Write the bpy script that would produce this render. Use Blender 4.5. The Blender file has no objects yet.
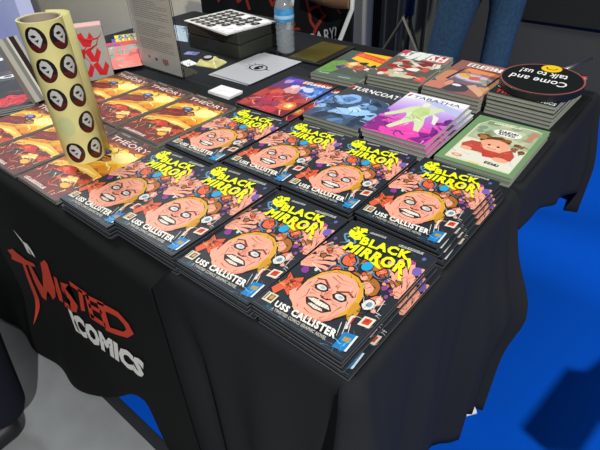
import bpy, bmesh, math, random
from math import sin, cos, pi, radians
from mathutils import Vector, Matrix, noise

scene = bpy.context.scene
C = bpy.data.collections.new('place'); scene.collection.children.link(C)
TZ = 0.74                                   # top of the table cloth above the floor

# ------------------------------------------------------------------ helpers
def lin(c):
    if isinstance(c, str):
        c = tuple(int(c[i:i+2], 16) / 255 for i in (0, 2, 4))
    return tuple(x / 12.92 if x <= .04045 else ((x + .055) / 1.055) ** 2.4 for x in c)

def material(name, col, rough=.6, spec=.5, metal=0, bump=0, scale=60, vary=0, coat=0, trans=0, alpha=None, sheen=0, ior=1.45, detail=3):
    m = bpy.data.materials.new(name); m.use_nodes = True
    nt = m.node_tree; b = nt.nodes['Principled BSDF']
    c = lin(col)
    b.inputs['Base Color'].default_value = (*c, 1)
    b.inputs['Roughness'].default_value = rough
    b.inputs['Specular IOR Level'].default_value = spec
    b.inputs['Metallic'].default_value = metal
    b.inputs['Coat Weight'].default_value = coat
    b.inputs['Transmission Weight'].default_value = trans
    b.inputs['Sheen Weight'].default_value = sheen
    b.inputs['IOR'].default_value = ior
    if bump or vary:
        tc = nt.nodes.new('ShaderNodeTexCoord')
        n = nt.nodes.new('ShaderNodeTexNoise'); n.inputs['Scale'].default_value = scale; n.inputs['Detail'].default_value = detail
        nt.links.new(tc.outputs['Object'], n.inputs['Vector'])
        if bump:
            bp = nt.nodes.new('ShaderNodeBump'); bp.inputs['Strength'].default_value = bump; bp.inputs['Distance'].default_value = .002
            nt.links.new(n.outputs['Fac'], bp.inputs['Height']); nt.links.new(bp.outputs['Normal'], b.inputs['Normal'])
        if vary:
            r = nt.nodes.new('ShaderNodeValToRGB')
            r.color_ramp.elements[0].position = .3; r.color_ramp.elements[1].position = .7
            r.color_ramp.elements[0].color = (*[x * (1 - vary) for x in c], 1)
            r.color_ramp.elements[1].color = (*[min(1, x * (1 + vary)) for x in c], 1)
            nt.links.new(n.outputs['Fac'], r.inputs['Fac']); nt.links.new(r.outputs['Color'], b.inputs['Base Color'])
    return m

def print_material(name, rough=.38, spec=.4):
    """ink on coated paper: the colour of every printed shape is kept on its faces"""
    m = bpy.data.materials.new(name); m.use_nodes = True
    nt = m.node_tree; b = nt.nodes['Principled BSDF']
    a = nt.nodes.new('ShaderNodeAttribute'); a.attribute_name = 'Ink'
    nt.links.new(a.outputs['Color'], b.inputs['Base Color'])
    b.inputs['Roughness'].default_value = rough; b.inputs['Specular IOR Level'].default_value = spec
    return m

INK = print_material('printed_ink')
INKM = print_material('printed_ink_matt', .6, .25)
M = dict(
    cloth=material('black_cloth', '1f2225', .85, .22, bump=.25, scale=500),
    banner=material('black_banner_cloth', '0c0d0e', .85, .2, bump=.2, scale=450),
    carpet=material('blue_carpet', '0450c4', .95, .05, bump=.5, scale=700, vary=.07, sheen=0),
    concrete=material('grey_floor', '84888a', .8, .3, bump=.2, scale=9, vary=.10, detail=8),
    strip=material('dark_edge_strip', '26292c', .6, .4),
    wall=material('charcoal_wall', '42423e', .9, .2, bump=.2, scale=120, vary=.06),
    navy=material('navy_panel', '20211f', .85, .2),
    panel=material('grey_panel', 'cfc6a4', .8, .2, bump=.1, scale=40, vary=.04),
    bluewall=material('pale_blue_wall', 'e2e6fa', .8, .2, vary=.05, scale=3),
    curtain=material('grey_curtain', 'b4b09a', .9, .2, bump=.2, scale=200, sheen=.1),
    curtaind=material('dark_curtain', '484a40', .9, .2, bump=.2, scale=200, sheen=.1),
    pages_w=material('paper_edges', '9c9f92', .8, .2, vary=.2, scale=900),
    pages_k=material('black_page_edges', '131415', .6, .35),
    board=material('table_board', 'c9c7c0', .5),
    metal=material('grey_metal', '8a8c8e', .35, .5, metal=.9),
    whiteplastic=material('white_plastic', 'e8e8e4', .4),
    white=material('white_paint', 'd6d8d4', .5),
    sticker_paper=material('yellow_backing_paper', 'cec888', .4, .5, coat=.2, vary=.05, scale=25),
    core=material('cardboard_core', '9a8f7c', .85, .2),
    acrylic=material('clear_acrylic', 'ffffff', .04, .5, trans=1, ior=1.2),
    pet=material('clear_plastic', 'a4adb2', .10, .9),
    blackplastic=material('black_plastic', '17181a', .4, .5),
    boxdark=material('dark_olive_box', '2e302a', .35, .5, vary=.15, scale=5),
    olive=material('olive_cover', '48400e', .5, .4, vary=.25, scale=12),
    silver=material('silver_foil', 'c9cbd0', .28, .5, metal=.65),
    jeans=material('blue_denim', '2b455f', .85, .2, bump=.4, scale=90, vary=.22),
    navycloth=material('navy_trousers', '131722', .9, .2, bump=.2, scale=200),
    sweater=material('grey_sweater', '3a3c40', .9, .2, bump=.3, scale=150),
    skin=material('skin', 'd9a58a', .55, .4),
    hair=material('dark_hair', '2a2019', .6, .4, bump=.4, scale=200),
    shoe=material('dark_shoe', '1c1d20', .5, .4),
    sole=material('pale_sole', 'cfcfca', .7),
    tan=material('tan_canvas', '8a6a4e', .75, .3, vary=.1, scale=20),
    eye=material('eye_white', 'f0f0ee', .3),
)

M['pet'].node_tree.nodes['Principled BSDF'].inputs['Alpha'].default_value = .28
def new_obj(name, me, parent=None):
    o = bpy.data.objects.new(name, me); C.objects.link(o)
    if parent: o.parent = parent
    return o

class MB:
    def __init__(s): s.v = []; s.f = []; s.m = []
    def add(s, vs, fs, mi=0):
        n = len(s.v); s.v += [tuple(v) for v in vs]; s.f += [tuple(i + n for i in f) for f in fs]; s.m += [mi] * len(fs); return s
    def box(s, x0, x1, y0, y1, z0, z1, mi=0, T=None):
        vs = [(x, y, z) for z in (z0, z1) for y in (y0, y1) for x in (x0, x1)]
        if T: vs = [T @ Vector(v) for v in vs]
        return s.add(vs, [(0, 2, 3, 1), (4, 5, 7, 6), (0, 1, 5, 4), (2, 6, 7, 3), (0, 4, 6, 2), (1, 3, 7, 5)], mi)
    def tube(s, pts, r, n=10, mi=0, cap=True):
        pts = [Vector(p) for p in pts]; rs = r if isinstance(r, (list, tuple)) else [r] * len(pts)
        rings = []; up = Vector((0, 0, 1))
        for i, p in enumerate(pts):
            d = (pts[min(i + 1, len(pts) - 1)] - pts[max(i - 1, 0)]).normalized()
            a = d.cross(up if abs(d.z) < .9 else Vector((1, 0, 0))).normalized(); b = d.cross(a).normalized()
            rings.append([p + (a * cos(2 * pi * k / n) + b * sin(2 * pi * k / n)) * rs[i] for k in range(n)])
        vs = [q for R in rings for q in R]
        fs = [(i * n + k, i * n + (k + 1) % n, (i + 1) * n + (k + 1) % n, (i + 1) * n + k) for i in range(len(pts) - 1) for k in range(n)]
        if cap: fs += [tuple(range(n)), tuple(range((len(pts) - 1) * n, len(pts) * n))]
        return s.add(vs, fs, mi)
    def lathe(s, prof, n=40, c=(0, 0), mi=0, cap=False):
        vs = [(c[0] + r * cos(2 * pi * k / n), c[1] + r * sin(2 * pi * k / n), z) for r, z in prof for k in range(n)]
        fs = [(i * n + k, i * n + (k + 1) % n, (i + 1) * n + (k + 1) % n, (i + 1) * n + k) for i in range(len(prof) - 1) for k in range(n)]
        if cap: fs += [tuple(range(n))[::-1], tuple(range((len(prof) - 1) * n, len(prof) * n))]
        return s.add(vs, fs, mi)
    def build(s, name, mats, parent=None, smooth=False, bevel=0, solid=0, sub=0, loc=None):
        me = bpy.data.meshes.new(name); me.from_pydata(s.v, [], s.f)
        if not isinstance(mats, (list, tuple)): mats = [mats]
        for m in mats: me.materials.append(m)
        for p, mi in zip(me.polygons, s.m): p.material_index = mi; p.use_smooth = smooth
        bm = bmesh.new(); bm.from_mesh(me); bmesh.ops.recalc_face_normals(bm, faces=bm.faces); bm.to_mesh(me); bm.free()
        o = new_obj(name, me, parent)
        if loc: o.location = loc
        if solid:
            d = o.modifiers.new('thickness', 'SOLIDIFY'); d.thickness = solid; d.offset = 0
        if bevel:
            d = o.modifiers.new('edge', 'BEVEL'); d.width = bevel; d.segments = 2; d.limit_method = 'ANGLE'
        if sub:
            d = o.modifiers.new('sub', 'SUBSURF'); d.levels = sub; d.render_levels = sub
        return o

def empty(name, loc=(0, 0, 0), rz=0, label=None, cat=None, group=None):
    o = bpy.data.objects.new(name, None); C.objects.link(o); o.location = loc; o.rotation_euler = (0, 0, rz)
    o.empty_display_size = .05
    tag(o, label, cat, group); return o
def tag(o, label=None, cat=None, group=None, kind=None):
    if label: o['label'] = label
    if cat: o['category'] = cat
    if group: o['group'] = group
    if kind: o['kind'] = kind
    return o
def struct(o): o['kind'] = 'structure'; return o
def copy_tree(o, parent=None):
    c = o.copy(); C.objects.link(c); c.parent = parent
    for ch in list(o.children): copy_tree(ch, c)
    return c

# ------------------------------------------------------------------ lettering
_tc = {}
def glyphs(s, bold=.0, gap=None):
    """flat outlines of a line of text, 1 unit high capitals, from the built-in font"""
    k = (s, bold)
    if k in _tc: return _tc[k]
    cu = bpy.data.curves.new('t', 'FONT'); cu.body = s; cu.resolution_u = 2; cu.offset = bold * .55; cu.space_character = gap or 1 + bold * 1.6
    cu.fill_mode = 'FRONT'
    o = bpy.data.objects.new('t', cu); scene.collection.objects.link(o)
    dg = bpy.context.evaluated_depsgraph_get()
    me = bpy.data.meshes.new_from_object(o.evaluated_get(dg))
    vs = [(v.co.x, v.co.y) for v in me.vertices]; fs = [tuple(p.vertices) for p in me.polygons]
    bpy.data.objects.remove(o); bpy.data.curves.remove(cu); bpy.data.meshes.remove(me)
    x0 = min(v[0] for v in vs); x1 = max(v[0] for v in vs); y0 = min(v[1] for v in vs); y1 = max(v[1] for v in vs)
    vs = [((x - x0) / (x1 - x0), (y - y0) / (y1 - y0)) for x, y in vs]
    _tc[k] = (vs, fs); return _tc[k]

class Art:
    """printed shapes in a w x h rectangle, layered like screen-print inks"""
    def __init__(s, w, h, bg, seed=1, step=2.2e-6):
        s.w, s.h = w, h; s.v = []; s.f = []; s.c = []; s.z = 0; s.step = step; s.r = random.Random(seed)
        s.poly([(0, 0), (1, 0), (1, 1), (0, 1)], bg, lift=False)
    def _put(s, vs, fs, col):
        n = len(s.v); s.v += [(x, y, s.z) for x, y in vs]; s.f += [tuple(i + n for i in f) for f in fs]; s.c += [lin(col)] * len(fs)
    def clip(s, ps):
        for ax, lim, sg in ((0, 0, 1), (0, 1, -1), (1, 0, 1), (1, 1, -1)):
            out = []
            for i, p in enumerate(ps):
                q = ps[i - 1]; a = (p[ax] - lim) * sg >= 0; b = (q[ax] - lim) * sg >= 0
                if a != b:
                    t = (lim - q[ax]) / (p[ax] - q[ax]); out.append((q[0] + t * (p[0] - q[0]), q[1] + t * (p[1] - q[1])))
                if a: out.append(p)
            ps = out
            if not ps: return []
        return ps
    def poly(s, pts, col, lift=True):
        pts = s.clip(list(pts))
        if len(pts) < 3: return s
        if lift: s.z += s.step
        vs = [(x * s.w, y * s.h) for x, y in pts]
        s._put(vs, [tuple(range(len(vs)))], col); return s
    def ell(s, x, y, rx, ry, col, rot=0, n=20, wob=0):
        a = s.h / s.w; ps = []
        for k in range(n):
            t = 2 * pi * k / n; q = 1 + (s.r.uniform(-wob, wob) if wob else 0)
            px, py = rx * q * cos(t), ry * a * q * sin(t)
            ps.append((x + px * cos(rot) - py * sin(rot), y + (px * sin(rot) + py * cos(rot)) / a))
        return s.poly(ps, col)
    def line(s, pts, w, col, taper=False):
        """stroke; w in units of the width"""
        a = s.h / s.w; P = [Vector((x, y * a)) for x, y in pts]; L = []; R = []
        for i, p in enumerate(P):
            d = P[min(i + 1, len(P) - 1)] - P[max(i - 1, 0)]
            if d.length < 1e-9: continue
            d.normalize(); n = Vector((-d.y, d.x)); ww = w / 2 * ((1 - i / (len(P) - 1)) * .9 + .1 if taper else 1)
            L.append(p + n * ww); R.append(p - n * ww)
        s.z += s.step
        q = [(v.x * s.w, v.y / a * s.h) for v in L + R]; m = len(L)
        q = [(min(max(x, 0), s.w), min(max(y, 0), s.h)) for x, y in q]
        s._put(q, [(m + i, m + i + 1, i + 1, i) for i in range(m - 1)], col); return s
    def text(s, t, q, col, bold=0):
        """text stretched over the quad q = bottom-left, bottom-right, top-right, top-left"""
        vs, fs = glyphs(t, bold); s.z += s.step
        out = []
        for x, y in vs:
            X = [(q[0][i] * (1 - x) + q[1][i] * x) * (1 - y) + (q[3][i] * (1 - x) + q[2][i] * x) * y for i in (0, 1)]
            out.append((X[0] * s.w, X[1] * s.h))
        s._put(out, fs, col); return s
    def scribble(s, n, q, col, seed=0):
        """a line of print too small or stylised to read, as letter-like strokes"""
        r = random.Random(seed + n); w = math.dist(q[0], q[1]) / n * .3
        def T(x, y): return tuple((q[0][i] * (1 - x) + q[1][i] * x) * (1 - y) + (q[3][i] * (1 - x) + q[2][i] * x) * y for i in (0, 1))
        for k in range(n):
            a, b = (k + .15) / n, (k + .85) / n; t = r.randrange(5)
            for p in (((a, 0), (a, 1)), ((b, 0), (b, 1)) if t in (0, 3) else ((a, 1), (b, 1)), ((a, .5), (b, .5)) if t < 3 else ((a, 0), (b, 0)), ((a, 1), (b, 0)) if t == 4 else ((a, 0), (b, .1))):
                s.line([T(*p[0]), T(*p[1])], w, col)
        return s
    def dots(s, n, cols, r0, r1, box=(0, 0, 1, 1), wob=.25):
        for _ in range(n):
            s.ell(s.r.uniform(box[0], box[2]), s.r.uniform(box[1], box[3]), s.r.uniform(r0, r1), s.r.uniform(r0, r1) * .7, s.r.choice(cols), s.r.uniform(0, 3), 9, wob)
        return s
    def squig(s, n, cols, l, w, box=(0, 0, 1, 1)):
        for _ in range(n):
            x, y = s.r.uniform(box[0], box[2]), s.r.uniform(box[1], box[3]); a = s.r.uniform(0, 6.28); ps = []
            for k in range(5):
                ps.append((x, y)); x += l / 4 * cos(a); y += l / 4 * sin(a) * s.w / s.h; a += s.r.uniform(-.7, .7)
            s.line(ps, w * s.r.uniform(.5, 1.3), s.r.choice(cols), True)
        return s
    def hand(s, x, y, L, rot, skin, dark, mir=1):
        """open clawing hand"""
        def T(px, py): return (x + (px * mir * cos(rot) - py * sin(rot)) * L, y + (px * mir * sin(rot) + py * cos(rot)) * L * s.w / s.h)
        s.poly([T(*p) for p in ((-.35, -.5), (.3, -.5), (.42, .0), (.36, .35), (-.38, .35), (-.45, 0))], skin)
        for i, (fx, l, a) in enumerate(((-.38, .5, .35), (-.15, .68, .1), (.1, .7, -.08), (.33, .52, -.3))):
            pts = [T(fx, .25), T(fx - a * .3, .25 + l * .5), T(fx - a * .7 - .06, .25 + l)]
            s.line(pts, L * .27, dark); s.line(pts, L * .21, skin); s.ell(*pts[-1], L * .105, L * .105, skin, n=10)
        th = [T(.35, -.25), T(.65, .05), T(.72, .35)]
        s.line(th, L * .27, dark); s.line(th, L * .21, skin); s.ell(*th[-1], L * .105, L * .105, skin, n=10)
        return s
    def mesh(s, name, T=None):
        return s.v, s.f, s.c

def art_object(name, art, th, parent, edge='1a1b1d', mat=None, origin=(0, 0, 0), spine=False, back=False):
    """a printed sheet of thickness th whose top carries the art (local z = th at the print)"""
    ox, oy, oz = origin; w, h = art.w, art.h
    V = [(x + ox, y + oy, z + th + oz) for x, y, z in art.v]; F = list(art.f); K = list(art.c)
    n = len(V); e = lin(edge)
    V += [(ox, oy, oz), (ox + w, oy, oz), (ox + w, oy + h, oz), (ox, oy + h, oz), (ox, oy, oz + th), (ox + w, oy, oz + th), (ox + w, oy + h, oz + th), (ox, oy + h, oz + th)]
    for q in ((0, 3, 2, 1), (0, 1, 5, 4), (1, 2, 6, 5), (2, 3, 7, 6), (3, 0, 4, 7)): F.append(tuple(i + n for i in q)); K.append(e)
    if back:                                              # back cover and spine hang down from the left edge
        T = back
        def bx(x0, x1, z0, z1, col):
            m = len(V)
            V.extend([(x, y, z) for z in (z0 + oz, z1 + oz) for y in (oy, oy + h) for x in (x0 + ox, x1 + ox)])
            for q in ((0, 2, 3, 1), (4, 5, 7, 6), (0, 1, 5, 4), (2, 6, 7, 3), (0, 4, 6, 2), (1, 3, 7, 5)): F.append(tuple(i + m for i in q)); K.append(lin(col))
        bx(0, w, -T + th, -T + 2 * th, edge)
        bx(0, th, -T + 2 * th, 0, spine or edge)
    me = bpy.data.meshes.new(name); me.from_pydata(V, [], F)
    at = me.color_attributes.new('Ink', 'FLOAT_COLOR', 'CORNER')
    for p, c in zip(me.polygons, K):
        for li in p.loop_indices: at.data[li].color = (*c, 1)
    me.materials.append(mat or INK)
    return new_obj(name, me, parent)

def make_book(name, art, T, pages, edge, label, cat='book', group=None, spine=None, sheet=.0006, mat=None):
    root = empty(name, label=label, cat=cat, group=group)
    art_object('cover', art, sheet, root, edge, mat, (0, 0, T - sheet), spine or edge, T)
    MB().box(sheet * 1.5, art.w - .0012, .0012, art.h - .0012, sheet + .0001, T - sheet - .0001).build('page_block', pages, root)
    return root

ORD = ['topmost', 'second from top', 'third from top', 'fourth from top', 'fifth from top', 'sixth from top', 'seventh from top']
def stack(proto, state, n, x, y, T, th, what, where, group, jit=.0012, seed=0, shifts=None, gap=.0014, single=None):
    """n copies of a book, one on the other; position is that of the topmost one"""
    r = random.Random(seed); out = []
    for k in range(n):                                  # k = 0 is the topmost
        o = proto if not state.get('used') else copy_tree(proto)
        state['used'] = True
        dx, dy, da = (0, 0, 0) if k == 0 else (r.uniform(-jit, jit), r.uniform(-jit, jit), r.uniform(-.006, .006))
        if shifts and k in shifts: dx += shifts[k][0]; dy += shifts[k][1]; da += shifts[k][2]
        o.location = (x + dx, y + dy, TZ + .0006 + (n - 1 - k) * (T + gap)); o.rotation_euler = (0, 0, th + da)
        o['label'] = f'{what}, {ORD[k]} {where}'
        o['group'] = group; out.append(o)
    return out

# ------------------------------------------------------------------ cover art
SK, SKD = 'f0a58c', '6a3226'
def art_mirror():
    a = Art(.165, .257, '262b33', 5)
    a.squig(70, ['41606e', '36495a', '4a6a72', '54506e', '2f6a70', '12151a', '12151a'], .14, .008, (.03, .04, .97, .95))
    a.squig(22, ['a8a898', 'c9c4b4', '8a98a0'], .12, .005, (.25, .30, .97, .78))
    def flesh(ps, n=5, box=None):
        c = (sum(p[0] for p in ps) / len(ps), sum(p[1] for p in ps) / len(ps))
        a.poly([(c[0] + (x - c[0]) * 1.07, c[1] + (y - c[1]) * 1.07) for x, y in ps], '15161a'); a.poly(ps, SK)
    for _ in range(26):
        x, y, r = a.r.uniform(.06, .95), a.r.uniform(.36, .80), a.r.uniform(.014, .03); a.ell(x, y, r * 1.3, r, '14161a', 0, 8); a.ell(x, y, r, r * .75, a.r.choice(['d8603c', 'b8503c', 'e89a80', '7a5aa8', '8a3c84', 'b06a34', 'c8c4b8', '3c6a8a']), .3, 8, .25)
    # clawing hands
    def claw(x, y, L, rot, mir):
        a.hand(x, y, L, rot, SK, '2a1a18', mir)
        a.squig(7, ['c0705c', '8a4638'], L * .5, .009, (x - L * .4, y - L * .25, x + L * .4, y + L * .25))
    claw(.07, .50, .22, -.9, -1); claw(.20, .655, .17, -1.45, -1); claw(.06, .62, .15, -.6, -1)
    claw(.91, .70, .26, .75, 1); claw(.98, .60, .18, .5, 1)
    # floating balls, heads and bits
    for x, y, r, c in ((.36, .635, .066, 'e8643a'), (.35, .505, .058, 'e8643a'), (.70, .665, .055, 'e8643a'), (.46, .585, .032, 'b83c54'), (.44, .53, .03, 'd8503c')):
        a.ell(x, y, r * 1.45, r * 1.08, '5a7f9a', .3, 14); a.ell(x, y, r * 1.2, r * .92, '1a1d22', .3, 14); a.ell(x, y, r, r * .78, c, .3, 12, .16)
        a.squig(3, ['a83424', 'f8a080'], r * 1.4, .012, (x - r * .5, y - r * .3, x + r * .5, y + r * .3))
    a.ell(.57, .70, .12, .07, '14161a', .2, 14); a.ell(.57, .70, .105, .062, 'b4652c', .2, 14, .14); a.squig(5, ['7a3c18', 'e09a58'], .1, .012, (.5, .67, .66, .73)); a.ell(.545, .662, .060, .054, '14161a', 0, 16); a.ell(.545, .662, .052, .046, '22a0d4', 0, 16)
    for x, y, r in ((.56, .51, .075), (.72, .515, .088), (.62, .58, .05)):
        a.ell(x, y + .01, r * 1.12, r * .95, '14161a', .5, 14); a.ell(x, y + .01, r, r * .82, 'a8642a', .5, 14, .12); a.ell(x - .015, y - .012, r * .74, r * .56, SK, .4, 12, .12)
        a.squig(5, ['6a3018', '3a1c14', 'd89058'], r * 1.1, .012, (x - r * .6, y - r * .4, x + r * .6, y + r * .6))
    a.ell(.865, .45, .065, .055, '15161a', 0, 10); a.ell(.865, .45, .055, .045, 'dc7c68', 0, 10, .1); a.ell(.875, .455, .03, .025, 'f3c8b4', 0, 8, .2); a.squig(3, ['8a3428'], .07, .01, (.84, .43, .89, .47))
    for x, y, r, c in ((.85, .855, .03, 'a83c94'), (.95, .80, .05, '7560b0'), (.11, .405, .038, '84388e'), (.83, .565, .028, '84448e'), (.27, .44, .035, 'bc3c54'), (.08, .70, .018, '2c8a6c'), (.92, .93, .02, '5a6ab0'), (.19, .445, .02, 'd0d0c6'), (.62, .63, .02, '8a98b0'), (.8, .62, .02, '6a5ab0'), (.05, .76, .02, '6a4a8a'), (.9, .51, .02, '8a4a8a')):
        a.ell(x, y, r, r * .8, c, 0, 9, .25)
    a.line([(.1, .475), (.27, .445)], .012, 'dcd8cc'); a.line([(.3, .46), (.4, .50)], .008, 'c8c4b8')
    # shaggy orange creature
    a.poly([(.01, .15), (.04, .27), (.0, .34), (.10, .31), (.17, .355), (.21, .30), (.29, .31), (.23, .24), (.22, .16), (.12, .19), (.09, .12)], '15161a')
    a.poly([(.02, .16), (.05, .27), (.02, .33), (.10, .30), (.17, .345), (.2, .29), (.27, .30), (.21, .24), (.2, .17), (.12, .2), (.09, .13)], 'd85e3a')
    a.squig(16, ['7a281c', 'f0a05c', '1c1414'], .1, .012, (.06, .18, .2, .30))
    # generic grimacing face, thin fair hair
    f0 = len(a.v)
    rim = [(.23, .24), (.20, .36), (.25, .48), (.35, .565), (.47, .60), (.6, .59), (.71, .54), (.79, .46), (.815, .36), (.79, .26), (.7, .15), (.5, .06), (.32, .1)]
    a.poly([(.51 + (x - .51) * 1.05, .33 + (y - .33) * 1.05) for x, y in rim], '14151a'); a.poly(rim, 'd8a234'); a.squig(12, ['8a5a18', 'f2d470'], .14, .012, (.26, .46, .74, .57))
    fl = [(.22, .22), (.205, .33), (.26, .44), (.34, .525), (.46, .56), (.6, .555), (.7, .50), (.755, .41), (.755, .28), (.7, .17), (.62, .1), (.5, .065), (.38, .075), (.28, .13)]
    a.poly(fl, SK); a.poly([(.19, .26), (.24, .19), (.31, .12), (.22, .15), (.16, .2)], SK); a.poly([(.5, .09), (.66, .13), (.75, .26), (.72, .16), (.62, .08)], 'e08c76')
    for x, sg in ((.385, 1), (.61, -1)):
        a.poly([(x - .085, .35), (x - .05, .395), (x + .04, .40), (x + .085, .36), (x + .05, .325), (x - .04, .32)], '35201c'); a.ell(x, .36, .055, .024, 'd4d8d4', .1 * sg, 14); a.ell(x + .01, .362, .028, .012, 'a8b0b4', 0, 10)
        a.line([(x - .07, .31), (x, .298), (x + .07, .315)], .012, 'a8584a', True)
    a.poly([(.455, .30), (.49, .40), (.54, .31), (.5, .275)], 'dd8a74'); a.line([(.44, .30), (.47, .285), (.53, .287), (.56, .305)], .016, '4a2420'); a.ell(.475, .292, .012, .008, '2a1614'); a.ell(.53, .294, .012, .008, '2a1614')
    a.line([(.27, .41), (.35, .435), (.46, .385)], .026, '6a3a26', False); a.line([(.54, .385), (.64, .435), (.72, .41)], .026, '6a3a26')
    a.poly([(.34, .225), (.41, .262), (.5, .268), (.6, .262), (.66, .225), (.6, .175), (.5, .165), (.40, .178)], '2a1414')
    a.poly([(.365, .226), (.42, .252), (.59, .252), (.635, .226), (.5, .212)], 'ece6d8'); a.poly([(.41, .187), (.5, .175), (.59, .187), (.57, .203), (.43, .203)], 'e4dccc'); 
    for k in range(7): a.line([(.40 + .033 * k, .178), (.40 + .033 * k, .255)], .004, '7a5a50')
    for q in ([(.3, .3), (.33, .24), (.31, .17)], [(.70, .3), (.68, .24), (.68, .17)], [(.42, .14), (.5, .125), (.57, .14)], [(.38, .49), (.5, .47), (.62, .49)], [(.40, .52), (.5, .505), (.6, .52)], [(.25, .36), (.24, .3)], [(.36, .12), (.33, .15)], [(.29, .4), (.30, .34)], [(.455, .35), (.47, .31)], [(.62, .13), (.65, .17)], [(.34, .27), (.38, .285), (.42, .28)], [(.6, .28), (.65, .285), (.69, .27)], [(.49, .42), (.5, .47)], [(.52, .42), (.52, .46)], [(.45, .1), (.5, .09), (.56, .1)], [(.71, .36), (.74, .3)], [(.73, .42), (.70, .47)]):
        a.line(q, .012, '9a4c3c', True)
    a.squig(14, ['c8755f', 'b0604c', 'f8c4ae'], .09, .011, (.26, .1, .72, .52))
    a.v[f0:] = [((x / a.w - .50) * .90 * a.w + .485 * a.w, (y / a.h - .28) * .86 * a.h + .275 * a.h, z) for x, y, z in a.v[f0:]]
    a.ell(.78, .30, .05, .07, 'c8902c', .3, 10, .15); a.squig(4, ['6a4414'], .09, .012, (.77, .27, .83, .36)); a.ell(.835, .395, .062, .052, '15161a', 0, 12); a.ell(.835, .395, .052, .043, 'dcdcd2', 0, 12, .08); a.ell(.84, .40, .026, .022, '7a90a4', 0, 10)
    a.squig(12, ['d8d4c8', 'c8ccd0', '15161a'], .12, .008, (.78, .22, .98, .42))
    for q in ([(.77, .2), (.82, .11)], [(.80, .22), (.87, .1)], [(.84, .22), (.9, .13)], [(.78, .38), (.99, .37)], [(.86, .5), (.9, .38)], [(.92, .48), (.94, .38)]): a.line(q, .006, 'd8d8d0')
    a.poly([(.885, .24), (.985, .255), (.985, .33), (.885, .315)], 'e0d4c0'); a.poly([(.903, .258), (.965, .268), (.965, .315), (.903, .305)], 'cc402c'); a.squig(2, ['7a1c14', 'f0a080'], .06, .01, (.92, .27, .95, .3))
    a.poly([(.79, .27), (.82, .285), (.85, .18), (.83, .17)], 'dcd4cc'); a.poly([(.815, .265), (.83, .27), (.845, .20), (.835, .195)], 'b83c38')
    for _ in range(12):
        x, y, r = a.r.uniform(.1, .95), a.r.uniform(.56, .70), a.r.uniform(.016, .03); a.ell(x, y, r * 1.3, r, '14161a', 0, 8); a.ell(x, y, r, r * .75, a.r.choice(['d8603c', 'e89a80', 'b06a34', '9a4a3c', 'a8642a']), .3, 8, .25)
    a.squig(30, ['14161a', '14161a', '3c5a6a', 'a8907c'], .09, .009, (.04, .52, .97, .72))
    # title lettering
    a.ell(.17, .815, .1, .035, '5f8ca8', -.5, 14, .08); a.ell(.17, .815, .075, .02, '22303c', -.5, 12); a.squig(3, ['a8c8d8'], .12, .01, (.1, .8, .2, .83))
    a.poly([(.10, .865), (.15, .835), (.22, .825), (.27, .845), (.25, .875), (.28, .91), (.22, .905), (.23, .94), (.18, .92), (.14, .945), (.14, .90), (.09, .905)], 'eaf01c')
    a.dots(7, ['eaf01c'], .012, .026, (.08, .92, .24, .975)); a.squig(3, ['3a3c10'], .06, .012, (.13, .86, .22, .9))
    Y = 'ecf21a'
    for dx, dy, c, b in ((.014, -.009, '14160c', .10), (0, 0, Y, .095)):
        a.text('BLACK', [(.29 + dx, .808 + dy), (.81 + dx, .858 + dy), (.78 + dx, .945 + dy), (.26 + dx, .890 + dy)], c, b)
        a.text('MIRROR', [(.20 + dx, .700 + dy), (.87 + dx, .720 + dy), (.845 + dx, .838 + dy), (.205 + dx, .792 + dy)], c, b)
    a.poly([(.78, .87), (.84, .82), (.88, .775), (.85, .85), (.81, .885)], Y); a.poly([(.52, .708), (.64, .682), (.67, .69), (.62, .715)], Y); a.poly([(.82, .73), (.88, .70), (.90, .665), (.85, .69)], Y)
    a.line([(.685, .77), (.725, .80)], .012, 'a8b8b8')
    a.scribble(11, [(.28, .942), (.46, .957), (.46, .974), (.28, .959)], 'b8b8b0', 0)
    a.scribble(11, [(.62, .943), (.88, .962), (.88, .982), (.62, .963)], 'b8b8b0', 0)
    # lower lettering
    a.text('USS CALLISTER', [(.195, .052), (.85, .078), (.82, .142), (.18, .098)], '101215', .10)
    a.text('USS CALLISTER', [(.19, .058), (.83, .082), (.805, .140), (.178, .104)], 'ecebe2', .085)
    a.text('A TWISTED COMICS GRAPHIC NOVEL', [(.20, .028), (.78, .045), (.775, .070), (.195, .050)], 'bcb8aa', .06)
    a.poly([(.05, .055), (.155, .06), (.15, .135), (.04, .128)], 'd8d0b8'); a.poly([(.085, .07), (.138, .074), (.134, .124), (.082, .120)], '54432c'); a.ell(.11, .1, .018, .02, 'c8924c', 0, 8); a.line([(.062, .065), (.056, .125)], .012, '6a6250')
    a.poly([(.86, .035), (.975, .05), (.96, .175), (.85, .155)], '1a78b8'); a.poly([(.962, .05), (.98, .055), (.968, .175), (.952, .17)], 'dce4e4'); a.poly([(.885, .1), (.945, .108), (.94, .14), (.88, .13)], 'a8904a'); a.squig(4, ['0e4a7a', '5ab0e0'], .1, .012, (.87, .06, .95, .1))
    a.squig(10, ['3c6a9a', '4a8aa8'], .12, .006, (.05, .01, .95, .05)); a.line([(.01, .012), (.99, .012)], .008, '4a5058')
    return a

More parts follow.
